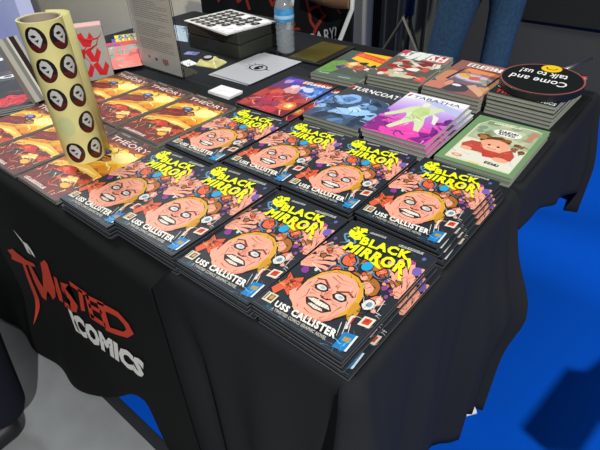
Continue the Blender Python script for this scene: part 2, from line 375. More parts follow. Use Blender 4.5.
def art_theory():
    a = Art(.165, .268, '6e2a22', 9)
    for k, (y, c) in enumerate(((.44, 'b8601e'), (.50, 'd88a22'), (.56, 'eaa62c'), (.63, 'f4c23c'), (.80, 'e6aa38'), (.86, '9a4a28'), (.91, '5c2a24'))):
        ps = [(-.05, 1.05), (1.05, 1.05)] + [(1.05 - i * .11, y - .12 + .03 * sin(i * 2.1 + k) + .10 * (1 - i / 10)) for i in range(11)]
        a.poly(ps, c)
    a.ell(.58, .67, .36, .13, 'f8d452', .2, 20, .1); a.ell(.76, .71, .2, .09, 'fbea96', .3, 16, .12); a.ell(.2, .62, .14, .06, 'c87a24', .3, 14, .2)
    a.squig(16, ['fff0a8', 'c88428', 'b87024', 'f8d868'], .25, .022, (.1, .52, .95, .82)); a.squig(12, ['7a3420', 'a04a28'], .25, .03, (.0, .78, 1, .9))
    # running figure in dark red with outstretched arm, seen from the side
    for d, c in ((.014, '3c1a1a'), (0, '7c2a2c')):
        a.poly([(-.03, .42 - d), (.16, .44 - d), (.34, .50 - d), (.47, .525 - d), (.57, .56), (.56, .61 + d), (.44, .605 + d), (.36, .63 + d), (.2, .60 + d), (.06, .56 + d), (-.03, .54 + d)], c)
    a.poly([(.1, .49), (.3, .53), (.42, .56), (.3, .575), (.12, .54)], 'a03a34'); a.poly([(.42, .60), (.5, .63), (.62, .64), (.56, .67), (.44, .65)], '6a2420'); a.squig(10, ['4a181c', 'c05a48', '2c1418'], .16, .016, (.05, .46, .5, .6))
    a.ell(.595, .60, .085, .034, '3c1a14', .4, 12); a.ell(.60, .602, .070, .028, 'c87044', .4, 12, .15); a.squig(3, ['5c2414', 'f0a878'], .08, .012, (.56, .58, .64, .62))
    a.poly([(.0, .34), (.25, .40), (.55, .46), (.97, .42), (.95, .36), (.7, .37), (.45, .35), (.2, .30), (.0, .26)], 'f2bc44'); a.poly([(.3, .37), (.6, .42), (.9, .40), (.6, .38)], 'f8e090')
    a.ell(.42, .30, .19, .075, '4a1614', .2, 14, .1); a.ell(.42, .305, .165, .062, 'c03426', .2, 14, .18); a.ell(.36, .31, .06, .025, 'e05c40', 0, 9, .1)
    a.poly([(.18, .13), (.4, .18), (.52, .25), (.34, .27), (.2, .22)], '3c3434'); a.poly([(.24, .16), (.38, .2), (.44, .24), (.3, .23)], '54484a')
    a.ell(.68, .24, .12, .05, 'f0d484', .5, 12, .3); a.ell(.76, .17, .09, .035, 'e8b048', .3, 10, .3); a.ell(.88, .28, .08, .05, 'c8502c', 0, 10, .3)
    a.squig(44, ['d84a34', 'a8321f', 'e87a42', '3c1414', '5c1c1a'], .18, .022, (.02, .04, .97, .33)); a.squig(18, ['f4e0b0', 'f8c070', 'ffe8b0'], .13, .014, (.05, .08, .95, .42))
    a.ell(.38, .68, .11, .045, '1c2450', .15, 14); a.ell(.38, .68, .095, .036, '34448c', .15, 14); a.ell(.36, .69, .055, .02, '8aa0d8', .2, 10)
    a.poly([(0, .925), (1, .925), (1, 1), (0, 1)], '48302c'); a.squig(14, ['7a4438', '2c2020', '9a5a48'], .16, .02, (0, .93, 1, .99))
    a.text('THEORY', [(.07, .845), (.96, .845), (.95, .92), (.07, .92)], '4a1412', .06); a.text('THEORY', [(.05, .852), (.94, .852), (.93, .92), (.05, .92)], 'e8d4cc', .02); a.squig(8, ['8a3428'], .06, .012, (.1, .86, .9, .91))
    a.text('THE', [(.40, .932), (.53, .932), (.53, .952), (.40, .952)], 'e0c8bc', .03)
    a.text('TWISTED', [(.06, .968), (.30, .968), (.30, .990), (.06, .990)], 'b8b8b0', .03)
    a.scribble(11, [(.1, .030), (.62, .030), (.62, .055), (.1, .055)], 'd8c4b8', 0); a.text('2', [(.8, .03), (.84, .03), (.84, .06), (.8, .06)], 'e8d8cc')
    for q in ([(0, 0), (1, 0), (1, .018), (0, .018)], [(0, 0), (.022, 0), (.022, 1), (0, 1)], [(.978, 0), (1, 0), (1, 1), (.978, 1)], [(0, .988), (1, .988), (1, 1), (0, 1)]): a.poly(q, '4c4644')
    return a

def art_war():
    a = Art(.165, .255, '8a2c34', 12)
    a.poly([(0, .55), (.5, .62), (1, .5), (1, 1), (0, 1)], '6a3a6a'); a.poly([(.55, .6), (1, .45), (1, .84), (.6, .86)], '3a6ab8'); a.poly([(.0, .8), (.25, .84), (.35, 1), (0, 1)], '4a3ca0')
    a.dots(16, ['b8443c', 'd05a44', '7a2434', 'c03848', '9a3a58'], .08, .2, (0, 0, 1, .5)); a.dots(8, ['5a8ad8', '7ab0e8', '3a4aa8', 'c8d4f0'], .04, .11, (.55, .55, 1, .8))
    a.dots(7, ['4c3cb0', '6a4ac0', 'b090d0'], .04, .1, (.1, .75, .5, .95)); a.ell(.45, .62, .14, .12, 'd89a98', .5, 14, .2); a.ell(.4, .7, .07, .06, 'e8d0d0', 0, 12, .2)
    a.ell(.82, .24, .16, .11, 'e0663a', 0, 14, .15); a.ell(.84, .25, .08, .06, 'f8c868', 0, 12, .2); a.ell(.85, .25, .03, .025, 'fff6d0')
    a.squig(26, ['e88a6a', '5a1424', 'd8483c', 'a82c48', 'f0b08a'], .35, .025, (0, .02, .9, .6)); a.squig(12, ['a8c8f8', 'e8e8f8'], .2, .015, (.45, .5, 1, .85))
    a.poly([(0, .93), (1, .93), (1, 1), (0, 1)], '262428')
    a.scribble(7, [(.42, .83), (.97, .86), (.97, .93), (.42, .90)], '6a1010', 0); a.scribble(7, [(.41, .835), (.96, .865), (.96, .93), (.41, .90)], 'f4ece4', 0)
    a.scribble(5, [(.62, .90), (.94, .92), (.94, .955), (.62, .935)], 'd8402c', 0)
    return a

def art_turncoat():
    a = Art(.165, .255, '3a3d42', 21)
    a.poly([(0, 0), (1, 0), (1, .62), (.8, .7), (.4, .72), (.15, .62), (0, .6)], '3f5470')
    a.dots(34, ['5f86b0', '7aa4cc', '8fb8e0', '2c3a52', '4a6a94', '263448'], .05, .14, (0, .0, 1, .64)); a.ell(.3, .56, .2, .13, '8ab6ea', .3, 16, .12); a.ell(.3, .55, .12, .08, '5a86c0', .3, 12, .2)
    a.poly([(.3, .3), (.8, .42), (.95, .36), (.75, .24), (.4, .18)], '9cc8ee'); a.ell(.6, .36, .12, .06, 'b8dcf8', .2, 12, .2)
    a.squig(44, ['1c2638', '20304a', 'a8d0f4', '6a9ad0'], .22, .016, (0, 0, 1, .68))
    a.text('TURNCOAT', [(.07, .80), (.96, .80), (.95, .9), (.08, .9)], 'f0f0ee', .05); a.poly([(.0, .82), (.05, .84), (.1, .93), (.02, .90)], 'd84a34')
    a.squig(8, ['50565c', '2c2e32'], .3, .03, (0, .72, 1, .98))
    return a

def art_tabatha():
    a = Art(.165, .255, 'eeedf4', 31)
    n = 14
    for k in range(n):                                     # printed bands, white to violet to pink
        t = k / (n - 1); y = .86 - .62 * t
        c1, c2 = ((.86, .83, .95), (.72, .52, .86)) if t < .5 else ((.72, .52, .86), (.93, .28, .68)); s = (t * 2) % 1.0001 if t < .5 else (t - .5) * 2
        c = tuple(p * (1 - s) + q * s for p, q in zip(c1, c2))
        a.poly([(0, -.01), (1, -.01), (1, y + .03), (.6, y - .04), (.3, y + .02), (0, y - .02)], c)
    a.poly([(.35, .86), (.5, .93), (1, .8), (1, .66), (.55, .8)], 'b9bfe4')
    a.poly([(0, .0), (.25, .03), (.2, .12), (.35, .2), (.12, .24), (.2, .34), (0, .32)], '8a2c86'); a.poly([(.7, .03), (.95, .0), (.99, .3), (.84, .36), (.9, .22), (.74, .2), (.82, .12)], '7c2c84')
    a.poly([(.0, .36), (.1, .42), (.05, .5), (0, .5)], '6a3c8a'); a.poly([(.85, .4), (1, .45), (1, .6), (.9, .55), (.95, .5), (.83, .46)], '6a2c78')
    a.squig(16, ['5a2468', 'c83a9c', '8a2c86'], .2, .03, (0, .02, .3, .38)); a.squig(14, ['5a2468', 'c83a9c', 'e87ac8'], .2, .03, (.7, .02, .98, .5))
    g = 'd2dfb0'
    a.ell(.45, .78, .055, .06, 'e8e6d0', 0, 12, .1)
    a.poly([(.36, .72), (.55, .74), (.7, .78), (.8, .72), (.72, .7), (.66, .58), (.62, .5), (.70, .36), (.74, .2), (.66, .2), (.58, .33), (.53, .38), (.44, .28), (.34, .14), (.26, .16), (.36, .34), (.36, .46), (.30, .52), (.18, .42), (.08, .36), (.04, .4), (.16, .52), (.26, .66)], g)
    a.poly([(.4, .70), (.55, .72), (.62, .6), (.56, .46), (.42, .46), (.36, .56)], 'c0d48c'); a.poly([(.66, .62), (.8, .56), (.84, .4), (.78, .42), (.72, .54)], 'e4e6d4')
    a.squig(12, ['f2f4d8', '9cb070', 'e8ecd0'], .18, .02, (.32, .25, .64, .68)); a.squig(5, ['3a3a78', '4a4a9c'], .2, .03, (.38, .05, .62, .16))
    a.text('TABATHA', [(.13, .885), (.90, .885), (.90, .95), (.13, .95)], '2c2c44', .0); a.poly([(.03, .88), (.07, .9), (.09, .97), (.04, .95)], 'c83434')
    return a

def art_green():
    a = Art(.17, .258, '6f9465', 41)
    a.poly([(.1, .06), (.93, .06), (.93, .93), (.83, .95), (.2, .94), (.1, .8)], 'd9d6b8'); a.poly([(.12, .5), (.93, .5), (.93, .93), (.2, .93), (.12, .8)], 'a9b692'); a.poly([(.12, .1), (.93, .08), (.93, .4), (.5, .5), (.12, .46)], 'dcdccb')
    a.dots(22, ['c3c8a4', '8ea284', 'b9bf9c', '7e9478'], .04, .1, (.18, .55, .88, .88)); a.squig(20, ['8a8468', 'c4bc94', 'f0ecd8'], .12, .012, (.15, .12, .9, .55))
    a.dots(6, ['8a5c44', '6c4a34'], .03, .05, (.74, .42, .9, .6)); a.squig(10, ['5c3c28', '946444'], .08, .02, (.7, .4, .92, .6)); a.poly([(.8, .68), (.88, .7), (.9, .9), (.83, .9)], 'c0846a')
    # curly haired child in red leaning forward
    a.dots(18, ['7c4c28', '96602f', '5e3a1e', 'a8743c'], .05, .085, (.28, .5, .72, .60)); a.ell(.52, .455, .2, .12, 'eaa888', 0, 16, .03)
    a.poly([(.14, .36), (.22, .45), (.34, .46), (.45, .35), (.65, .35), (.75, .46), (.84, .36), (.84, .26), (.66, .22), (.52, .28), (.32, .27), (.18, .28)], 'bc4c3e')
    a.poly([(.42, .34), (.62, .34), (.66, .24), (.5, .22)], 'c24436'); a.ell(.24, .29, .08, .035, 'eaa888', 0, 10); a.ell(.72, .235, .1, .04, 'eaa888', 0, 10); a.ell(.52, .40, .13, .045, 'f2b898', 0, 12)
    a.ell(.46, .45, .02, .016, '4a2c1c'); a.ell(.58, .45, .02, .016, '4a2c1c'); a.line([(.46, .40), (.52, .385), (.58, .4)], .012, '8a3c30')
    a.squig(8, ['9a3428', 'f07860'], .1, .012, (.25, .26, .78, .4))
    a.ell(.55, .74, .19, .07, 'f6f6ee', 0, 20); a.scribble(6, [(.42, .745), (.68, .745), (.68, .785), (.42, .785)], '2c2c2c', 0); a.scribble(5, [(.44, .695), (.66, .695), (.66, .735), (.44, .735)], '2c2c2c', 0)
    a.scribble(10, [(.28, .885), (.66, .895), (.66, .915), (.28, .905)], 'e8ecd8', 0); a.scribble(4, [(.58, .12), (.76, .12), (.76, .155), (.58, .155)], '2c2c28', 0)
    a.ell(.22, .13, .07, .025, 'd87858', 0, 12); a.ell(.22, .13, .045, .015, 'f0c8a8', 0, 10); a.poly([(.4, .06), (.56, .06), (.54, .09), (.42, .09)], 'e0c890')
    return a

def art_yellow():
    a = Art(.165, .255, '4c5850', 51)
    a.poly([(.3, 1), (1, 1), (1, .6), (.8, .55), (.55, .62), (.25, .7)], 'f2c02e'); a.poly([(.0, .1), (.3, .15), (.45, .5), (.2, .6), (0, .5)], '6a9a4c'); a.poly([(0, 0), (1, 0), (1, .12), (.5, .16), (0, .1)], '55685e')
    a.poly([(.2, .84), (.96, .70), (1, .78), (.98, .86), (.25, .97)], 'd8382c'); a.scribble(9, [(.26, .86), (.93, .74), (.95, .81), (.28, .94)], 'f6863a', 0)
    a.poly([(.88, .84), (1, .8), (1, 1), (.9, 1)], 'ee7a3a')
    a.ell(.5, .5, .17, .12, 'e8a24c', .3, 14, .15); a.ell(.45, .53, .08, .06, 'f6d8a0', 0, 10, .1); a.ell(.66, .45, .14, .08, 'b8584a', 0, 12, .2); a.ell(.62, .6, .09, .05, '2a2420', .3, 10, .2); a.ell(.86, .57, .05, .05, '2a2420', 0, 9, .2)
    a.ell(.34, .36, .11, .07, '5a4a7c', .4, 12, .2); a.ell(.3, .34, .04, .03, '3c3264'); a.ell(.82, .44, .05, .04, 'f0ece0'); a.squig(14, ['c88a78', '302c30', 'e8c8b8', '6a3c3c'], .16, .03, (.2, .28, .9, .55))
    a.squig(6, ['86b868', '4a7a3a'], .25, .03, (.05, .2, .3, .5)); a.text('TWISTED', [(.1, .06), (.32, .08), (.32, .115), (.1, .095)], 'e8ece4', .02)
    a.scribble(7, [(.55, .05), (.8, .06), (.8, .085), (.55, .075)], 'a8b4ac', 0)
    return a

def art_red():
    a = Art(.165, .255, '5e6058', 61)
    a.poly([(0, .75), (1, .7), (1, 1), (0, 1)], '8c948a'); a.poly([(.2, .7), (.36, .7), (.46, 1), (.32, 1)], 'e8e8e2'); a.poly([(.4, .7), (.52, .7), (.6, 1), (.5, 1)], 'e4e6e0')
    a.poly([(.6, .74), (.98, .72), (.98, .95), (.62, .97)], 'c8343a'); a.scribble(5, [(.05, .78), (.95, .76), (.95, .95), (.1, .97)], 'ecebe6', 0); a.poly([(.0, .86), (.14, .85), (.16, .99), (.0, .99)], 'c8485a')
    a.dots(26, ['c23a32', 'a82c2a', 'd85a4a', 'e8dccb', 'c8c0aa', '8a2824'], .05, .13, (.08, .1, .95, .66)); a.ell(.68, .62, .14, .1, '8a3030', .3, 12, .2); a.ell(.62, .38, .13, .06, 'f0e8d8', .2, 12, .2)
    a.squig(22, ['f2eadc', '7a201e', 'd84a3c'], .2, .025, (.1, .15, .9, .6)); a.ell(.6, .12, .2, .05, 'd0ccac', .1, 12, .2); a.ell(.28, .2, .1, .07, 'c8b894', 0, 10, .2); a.ell(.15, .2, .1, .07, 'b82c28', 0, 10, .2)
    return a

def art_brown():
    a = Art(.165, .255, '96665c', 71)
    a.poly([(0, 0), (.35, .0), (.25, .5), (0, .55)], '5c5e60'); a.dots(18, ['a86a5c', 'b87a60', '84504a', 'c88a6c'], .08, .16, (0, .2, 1, 1)); a.ell(.12, .42, .14, .2, 'c98a68', 0, 12, .1); a.ell(.92, .35, .14, .26, 'd09a6c', 0, 12, .1)
    a.poly([(.3, .66), (.98, .66), (.98, .74), (.3, .78)], 'e8925a')
    a.ell(.55, .5, .36, .13, '9c94a4', 0, 20, .04); a.ell(.55, .5, .31, .10, 'd0c4cc', 0, 20, .04); a.ell(.38, .54, .11, .06, 'e8b04c', 0, 12, .1); a.ell(.58, .5, .1, .06, 'd2685a', .2, 12, .15); a.ell(.75, .48, .1, .05, '9aa088', 0, 12, .1)
    a.poly([(.16, .34), (.2, .34), (.26, .76), (.22, .76)], '2c2430'); a.poly([(.86, .34), (.9, .34), (.92, .76), (.88, .76)], '2c2430'); a.poly([(.2, .32), (.9, .3), (.9, .36), (.2, .38)], '6a6a84')
    a.ell(.45, .15, .25, .14, '4a4850', 0, 14, .05); a.poly([(.0, .02), (.3, .03), (.34, .2), (.2, .26), (.0, .2)], 'c8806a'); a.ell(.3, .24, .06, .08, 'd89a80'); a.poly([(.6, .25), (.95, .04), (.98, .14), (.7, .33)], 'd8a888'); a.ell(.45, .22, .08, .03, 'e8e8ec')
    a.squig(16, ['6a3a38', 'e0a888', 'c06858'], .2, .02, (.05, .05, .95, .95)); a.scribble(8, [(.2, .84), (.88, .82), (.88, .93), (.2, .95)], 'f4efe8', 0); a.scribble(8, [(.45, .775), (.8, .765), (.8, .80), (.45, .81)], '8a3c34', 0)
    return a

def art_twisted():
    a = Art(.168, .257, '26292b', 81)
    a.text('TWISTED', [(.08, .035), (.60, .03), (.60, .12), (.08, .13)], 'd8382e', .05); a.text('COMICS', [(.63, .025), (.97, .02), (.97, .085), (.63, .095)], 'f0f0ec', .05)
    a.poly([(.02, .2), (.12, .15), (.14, .22), (.05, .27)], 'e8ded4'); a.ell(.5, .6, .35, .25, '3c5058', 0, 14, .2); a.dots(8, ['9ad0c8', 'd8382e', 'e8e8e0'], .05, .1, (.75, .7, 1, 1)); a.squig(12, ['6a8a8c', 'd8382e', 'c8c8c0'], .2, .02, (.1, .3, .95, .95))
    return a

def art_dark():
    a = Art(.168, .262, '3c4044', 91)
    a.poly([(.03, .03), (.97, .03), (.97, .97), (.03, .97)], '2a2d31'); a.squig(26, ['4a4f55', '5a6067', '1c1e22'], .3, .03, (.08, .08, .92, .92))
    pts = [(.40 + .28 * cos(t) * (1 + .2 * sin(9 * t)), .76 + .16 * sin(t) * (1 + .2 * sin(7 * t))) for t in [2 * pi * k / 40 for k in range(40)]]
    a.poly(pts, 'd8343c'); a.squig(34, ['8a1c24', '24272b', 'f06a6a'], .14, .018, (.15, .62, .62, .9)); a.line([(.2, .5), (.4, .46), (.62, .5)], .03, 'a83a40', True)
    return a

def art_dark_two():
    a = Art(.168, .262, '3a4046', 93)
    a.squig(24, ['59636b', '20242a', '7a868c'], .3, .03, (.06, .06, .94, .94)); a.poly([(.1, .9), (.28, .84), (.55, .86), (.66, .92), (.5, .96), (.25, .96)], 'f0f2f2'); a.ell(.42, .9, .08, .03, '1c2024'); a.squig(5, ['1c2024'], .12, .014, (.2, .86, .6, .95))
    a.poly([(.1, .04), (.4, .02), (.7, .06), (.55, .16), (.2, .15)], 'e4e8e8'); a.squig(5, ['1c2024'], .15, .02, (.15, .04, .6, .14)); a.line([(.2, .72), (.5, .70), (.7, .74)], .04, 'b8444a', True)
    return a

# ------------------------------------------------------------------ the setting
def slab(name, x0, x1, y0, y1, z0, z1, m):
    return struct(MB().box(x0, x1, y0, y1, z0, z1).build(name, m))
slab('floor', -9, 4.5, .03, 3.02, -.1, 0, M['carpet'])
slab('floor_grey', -9, 4.5, -4, -.0, -.1, 0, M['concrete'])
slab('trim_1', -9, 4.5, -.0, .03, -.1, .004, M['strip'])
slab('wall_back', -1.75, 4.5, 3.02, 3.1, -.1, 2.6, M['wall'])
slab('trim_2', -.58, 4.2, 2.985, 3.019, .47, 2.4, M['navy'])
slab('wall_left', -9, -3.30, 1.2, 1.3, .005, 3, M['bluewall'])

# partition panel behind the left half of the table
t = empty('partition_panel', (-3.4, 2.0, 0), label='plain grey upright partition panel standing behind the left end of the table', cat='partition')
MB().box(-1.78, 1.08, 0, .05, .04, 2.3).build('panel', M['panel'], t, bevel=.004)
for x in (-1.5, .85): MB().box(x - .03, x + .03, -.2, .25, 0, .04).build('foot', M['metal'], t)

# curtains
def curtain(name, x0, x1, y, m, folds, amp, label):
    mb = MB(); n = 90; rows = 12; vs = []
    for j in range(rows + 1):
        z = .015 + 2.3 * j / rows
        for i in range(n + 1):
            u = i / n
            vs.append((x0 + (x1 - x0) * u + .006 * sin(j * .7 + u * 9), y + amp * sin(u * folds * 2 * pi + .25 * sin(j * .5)) + .3 * amp * sin(u * folds * 4.6 * pi + 1), z))
    mb.add(vs, [(j * (n + 1) + i, j * (n + 1) + i + 1, (j + 1) * (n + 1) + i + 1, (j + 1) * (n + 1) + i) for j in range(rows) for i in range(n)])
    o = mb.build(name, m, smooth=True, solid=.004); tag(o, label, 'curtain'); return o
curtain('curtain', -2.25, -1.40, 2.62, M['curtain'], 7, .025, 'light grey hanging curtain behind the folding chair')
curtain('curtain', -1.37, -.98, 2.66, M['curtaind'], 4, .03, 'dark grey hanging curtain behind the black tripod')

# ------------------------------------------------------------------ tables
def front_y(x): return .029 + .039 * (max(0, x + .6) / .79) ** 1.15
def folding_table(y0, y1, x1, legs, label):
    t = empty('folding_table', (0, 0, 0), label=label, cat='table')
    MB().box(-1.53, x1, y0, y1, TZ - .04, TZ - .008).build('tabletop', M['board'], t, bevel=.006)
    for lx, ly in legs:
        l = MB().tube([(lx, ly, .03), (lx, ly, TZ - .04)], .0125).build('leg', M['metal'], t, smooth=True)
        MB().lathe([(.018, 0), (.02, .012), (.018, .035), (.012, .04)], 16, (lx, ly), cap=True).build('rubber_foot', M['whiteplastic'], l, smooth=True)
    return t
ft = folding_table(.085, .645, .178, [(-1.4, .15), (-1.4, .58), (.0, .15)], 'long folding table under the front cloth, white foot showing below it')
l = MB().tube([(.16, .56, TZ - .04), (.17, .575, .3), (.192, .602, .045)], .0125).build('leg', M['metal'], ft, smooth=True)
MB().tube([(.186, .575, .012), (.243, .640, .026)], [.012, .012], 12).build('rubber_foot', M['whiteplastic'], l, smooth=True)
folding_table(.675, 1.25, .17, [(-1.4, .75), (-1.4, 1.18), (-.1, .75), (-.1, 1.18)], 'long folding table at the back under the shorter black cloth')

def smooth(t): t = max(0., min(1., t)); return t * t * (3 - 2 * t)
def cloth(name, path, hem, off, top_pts, m, label, rows=26, cat='tablecloth'):
    """path: list of (x, y, nx, ny, s); top fan + hanging skirt"""
    mb = MB(); n = len(path); vs = []; 
    cx = sum(p[0] for p in path) / n; cy = sum(p[1] for p in path) / n
    prof = [(0, 0)]                                       # distance run down the cloth
    for j in range(rows + 1):
        for i, (x, y, nx, ny, s) in enumerate(path):
            H = TZ - hem(s)
            if j == 0: o, z = -.012, 0
            elif j == 1: o, z = -.003, -.001
            elif j == 2: o, z = .002, -.006
            else:
                d = (j - 2) / (rows - 2); d = d ** 1.15; z = -.006 - d * (H - .006); o = .003 + off(s, -z)
            vs.append((x + nx * o, y + ny * o, TZ - .0 + z - .001 * (j == 0) * 0))
    fs = [(j * n + i, j * n + (i + 1), (j + 1) * n + (i + 1), (j + 1) * n + i) for j in range(rows) for i in range(n - 1)]
    fs += [(j * n + n - 1, j * n, (j + 1) * n, (j + 1) * n + n - 1) for j in range(rows)]
    mb.add(vs, fs); mb.add([vs[i] for i in range(n)], [tuple(range(n))])
    o = mb.build(name, m, smooth=True, solid=.0018); tag(o, label, cat)
    return o

def rect_path(x0, x1, yf, yb, step=.018, r=.02):
    """counter-clockwise from the front left corner; s marks each side (0-1 front, 1-2 right, 2-3 back, 3-4 left), corners get normals that turn"""
    P = []
    def side(ax, ay, bx, by, nx, ny, k):
        L = math.hypot(bx - ax, by - ay); n = int(L / step)
        for i in range(n + 1):
            u = i / n; P.append((ax + (bx - ax) * u, ay + (by - ay) * u, nx, ny, k + u * .999))
    def corner(cx, cy, a0, k):
        for i in range(1, 8):
            a = a0 + (pi / 2) * i / 8; P.append((cx + r * cos(a), cy + r * sin(a), cos(a), sin(a), k))
    y0l, y0r = yf(x0), yf(x1)
    side(x0 + r, y0l, x1 - r, y0r, 0, -1, 0); corner(x1 - r, y0r + r, -pi / 2, 1)
    side(x1, y0r + r, x1, yb - r, 1, 0, 1); corner(x1 - r, yb - r, 0, 2)
    side(x1 - r, yb, x0 + r, yb, 0, 1, 2); corner(x0 + r, yb - r, pi / 2, 3)
    side(x0, yb - r, x0, y0l + r, -1, 0, 3); corner(x0 + r, y0l + r, pi, 4)
    return P

X0, X1, YM = -1.55, .19, .66
def hem1(s):
    if s < .999:
        x = X0 + (X1 - X0) * s
        if x < -.66: return .012
        if x < -.39: return .012 + (.195) * smooth((x + .66) / .27) + .0
        if x < -.355: return .207 * (1 - smooth((x + .39) / .035)) + .012
        return .012
    if s < 2: return .012 + .035 * math.exp(-((s - 1.88) / .08) ** 2)
    return .015
def off1(s, d):
    f = smooth(d / .35)
    if s < .999:
        x = X0 + (X1 - X0) * s
        o = f * (.012 * sin(x * 17 + 1) + .008 * sin(x * 39)) * smooth((x + .25) / .3) + .004 * f
        o += .045 * smooth(d / .5) * math.exp(-((x - .17) / .10) ** 2)
        o += -.03 * f * math.exp(-((x + .16) / .03) ** 2)
        return o
    if s < 1.999 and s > 1.0001:
        u = s - 1
        o = .012 * f + f * (.016 * sin(u * 17 + .5) * u + .009 * sin(u * 34) * (.3 + u)) + .045 * f * math.exp(-(u / .16) ** 2) - .012 * f * math.exp(-((u - .3) / .1) ** 2)
        o += (.045 * f + .02 * smooth(d / .3) * math.exp(-((d - .32) / .1) ** 2)) * math.exp(-((u - 1) / .10) ** 2) + .018 * f * math.exp(-((u - .80) / .035) ** 2) - .012 * f * math.exp(-((u - .88) / .03) ** 2)
        return o
    if s == 1: return .01 + .06 * f
    if s == 2: return .01 + .058 * f + .025 * math.exp(-((d - .32) / .1) ** 2)
    return .002 + .01 * f
cloth('tablecloth', rect_path(X0, X1, front_y, YM), hem1, off1, None, M['cloth'], 'long black tablecloth over the front table, falling to the blue carpet')

def hem2(s):
    if s < 1.0001: return TZ - .10
    if s < 1.999:
        u = s - 1; return TZ - (.13 + .17 * smooth(u)) 
    if s == 2: return TZ - .39
    if s < 2.999:
        u = s - 2; return TZ - .30 - .09 * math.exp(-(u / .04) ** 2)
    return TZ - .25
def off2(s, d):
    f = smooth(d / .25)
    if s < 1.0001: return 0.0
    if s < 1.999:
        u = s - 1; return .006 * f + .006 * f * sin(u * 13) + .03 * f * math.exp(-((u - 1) / .12) ** 2)
    if s == 2: return .01 + .04 * f
    return .003 + .008 * f * (1 + sin((s - 2) * 60))
cloth('tablecloth', rect_path(X0, X1 + .004, lambda x: .672, 1.285), hem2, off2, None, M['cloth'], 'short black tablecloth over the back table with a hanging corner', rows=18)

# banner with the shop's name, hanging over the front edge
def ban_y(x, z):
    """distance of the hanging banner cloth; z is measured down from the table top"""
    d = -z
    b = .020 - .012 * smooth((-.9 - x) / .5)
    b -= .045 * smooth((d - .48) / .25) * smooth((-.55 - x) / .25)
    b -= .018 * smooth((d - .5) / .15) * (.5 + .5 * sin(x * 24)) * smooth((-.5 - x) / .2)
    return b
def ban_hem(x):
    if x < -.66: return -.725
    if x < -.385: return -.725 + .2 * smooth((x + .66) / .275)
    if x < -.355: return -.525 - .2 * smooth((x + .385) / .03)
    return -.725
ban = empty('banner', (0, 0, 0), label='black cloth banner with a red and white comics shop logo on the table front', cat='banner')
mb = MB(); n = 150; rows = 40; vs = []
for j in range(rows + 1):
    for i in range(n + 1):
        x = -1.54 + 1.36 * i / n
        if j < 4:
            z = .0022 if j < 3 else -.002; y = front_y(x) + (.05 - .018 * j if j < 3 else -.014)
            if j == 2: y = front_y(x) + .004
        else:
            z = -.006 + (ban_hem(x) + .006) * ((j - 4) / (rows - 4)); y = ban_y(x, z)
        vs.append((x, y, TZ + z))
mb.add(vs, [(j * (n + 1) + i, j * (n + 1) + i + 1, (j + 1) * (n + 1) + i + 1, (j + 1) * (n + 1) + i) for j in range(rows) for i in range(n)])
mb.build('cloth', M['banner'], ban, smooth=True, solid=.0016)
def on_banner(name, shapes, m):
    """flat shapes (x, z) cut fine and laid on the cloth"""
    bm = bmesh.new()
    for ps in shapes:
        bm.faces.new([bm.verts.new((x, 0, z)) for x, z in ps])
    bmesh.ops.triangulate(bm, faces=bm.faces)
    for _ in range(3):
        es = [e for e in bm.edges if e.calc_length() > .025]
        if es: bmesh.ops.subdivide_edges(bm, edges=es, cuts=1); bmesh.ops.triangulate(bm, faces=bm.faces)
    for v in bm.verts: v.co = Vector((v.co.x, ban_y(v.co.x, v.co.z) - .0042, TZ + v.co.z))
    for f in bm.faces: f.normal_update()
    me = bpy.data.meshes.new(name); bm.to_mesh(me); bm.free(); me.materials.append(m); return new_obj(name, me, ban)
RED = material('red_print', 'cf4632', .7, .2); WHT = material('white_print', 'eeeeea', .6, .3)
T_ = [(-.958, -.315), (-.899, -.281), (-.883, -.284), (-.858, -.282), (-.824, -.281), (-.763, -.262), (-.762, -.273), (-.848, -.312), (-.864, -.362), (-.886, -.464), (-.954, -.602), (-.939, -.519), (-.901, -.396), (-.874, -.323), (-.932, -.343), (-.965, -.352), (-.943, -.328)]
W_ = [(-.824, -.297), (-.80, -.292), (-.795, -.337), (-.785, -.362), (-.73, -.28), (-.703, -.227), (-.66, -.194), (-.651, -.202), (-.667, -.254), (-.68, -.30), (-.712, -.352), (-.748, -.385), (-.756, -.356), (-.782, -.384), (-.815, -.43), (-.843, -.436), (-.843, -.374)]
I_ = [(-.647, -.24), (-.631, -.237), (-.65, -.303), (-.668, -.345), (-.692, -.352), (-.68, -.31)]
S_ = [(-.615, -.241), (-.567, -.222), (-.569, -.236), (-.602, -.256), (-.584, -.267), (-.566, -.292), (-.597, -.336), (-.637, -.357), (-.667, -.358), (-.656, -.335), (-.618, -.322), (-.607, -.302), (-.633, -.28)]
T2_ = [[(-.549, -.199), (-.473, -.191), (-.476, -.206), (-.554, -.217)], [(-.513, -.20), (-.494, -.199), (-.531, -.288), (-.556, -.301)]]
E_ = [[(-.485, -.202), (-.467, -.195), (-.488, -.284), (-.514, -.298)], [(-.478, -.198), (-.398, -.174), (-.402, -.188), (-.482, -.216)], [(-.488, -.232), (-.425, -.215), (-.429, -.230), (-.491, -.248)], [(-.505, -.276), (-.434, -.262), (-.440, -.282), (-.508, -.298)]]
do = [(-.431, -.190), (-.385, -.174), (-.339, -.162), (-.309, -.176), (-.301, -.202), (-.340, -.242), (-.395, -.272), (-.446, -.295)]
di = [(-.405, -.204), (-.380, -.194), (-.352, -.186), (-.332, -.194), (-.330, -.210), (-.350, -.230), (-.380, -.245), (-.415, -.262)]
D_ = [[do[k], do[(k + 1) % 8], di[(k + 1) % 8], di[k]] for k in range(8)]
o = on_banner('red_lettering', [T_, W_, I_, S_] + T2_ + E_ + D_, RED); o['label'] = 'red brush-stroke lettering reading TWISTED'
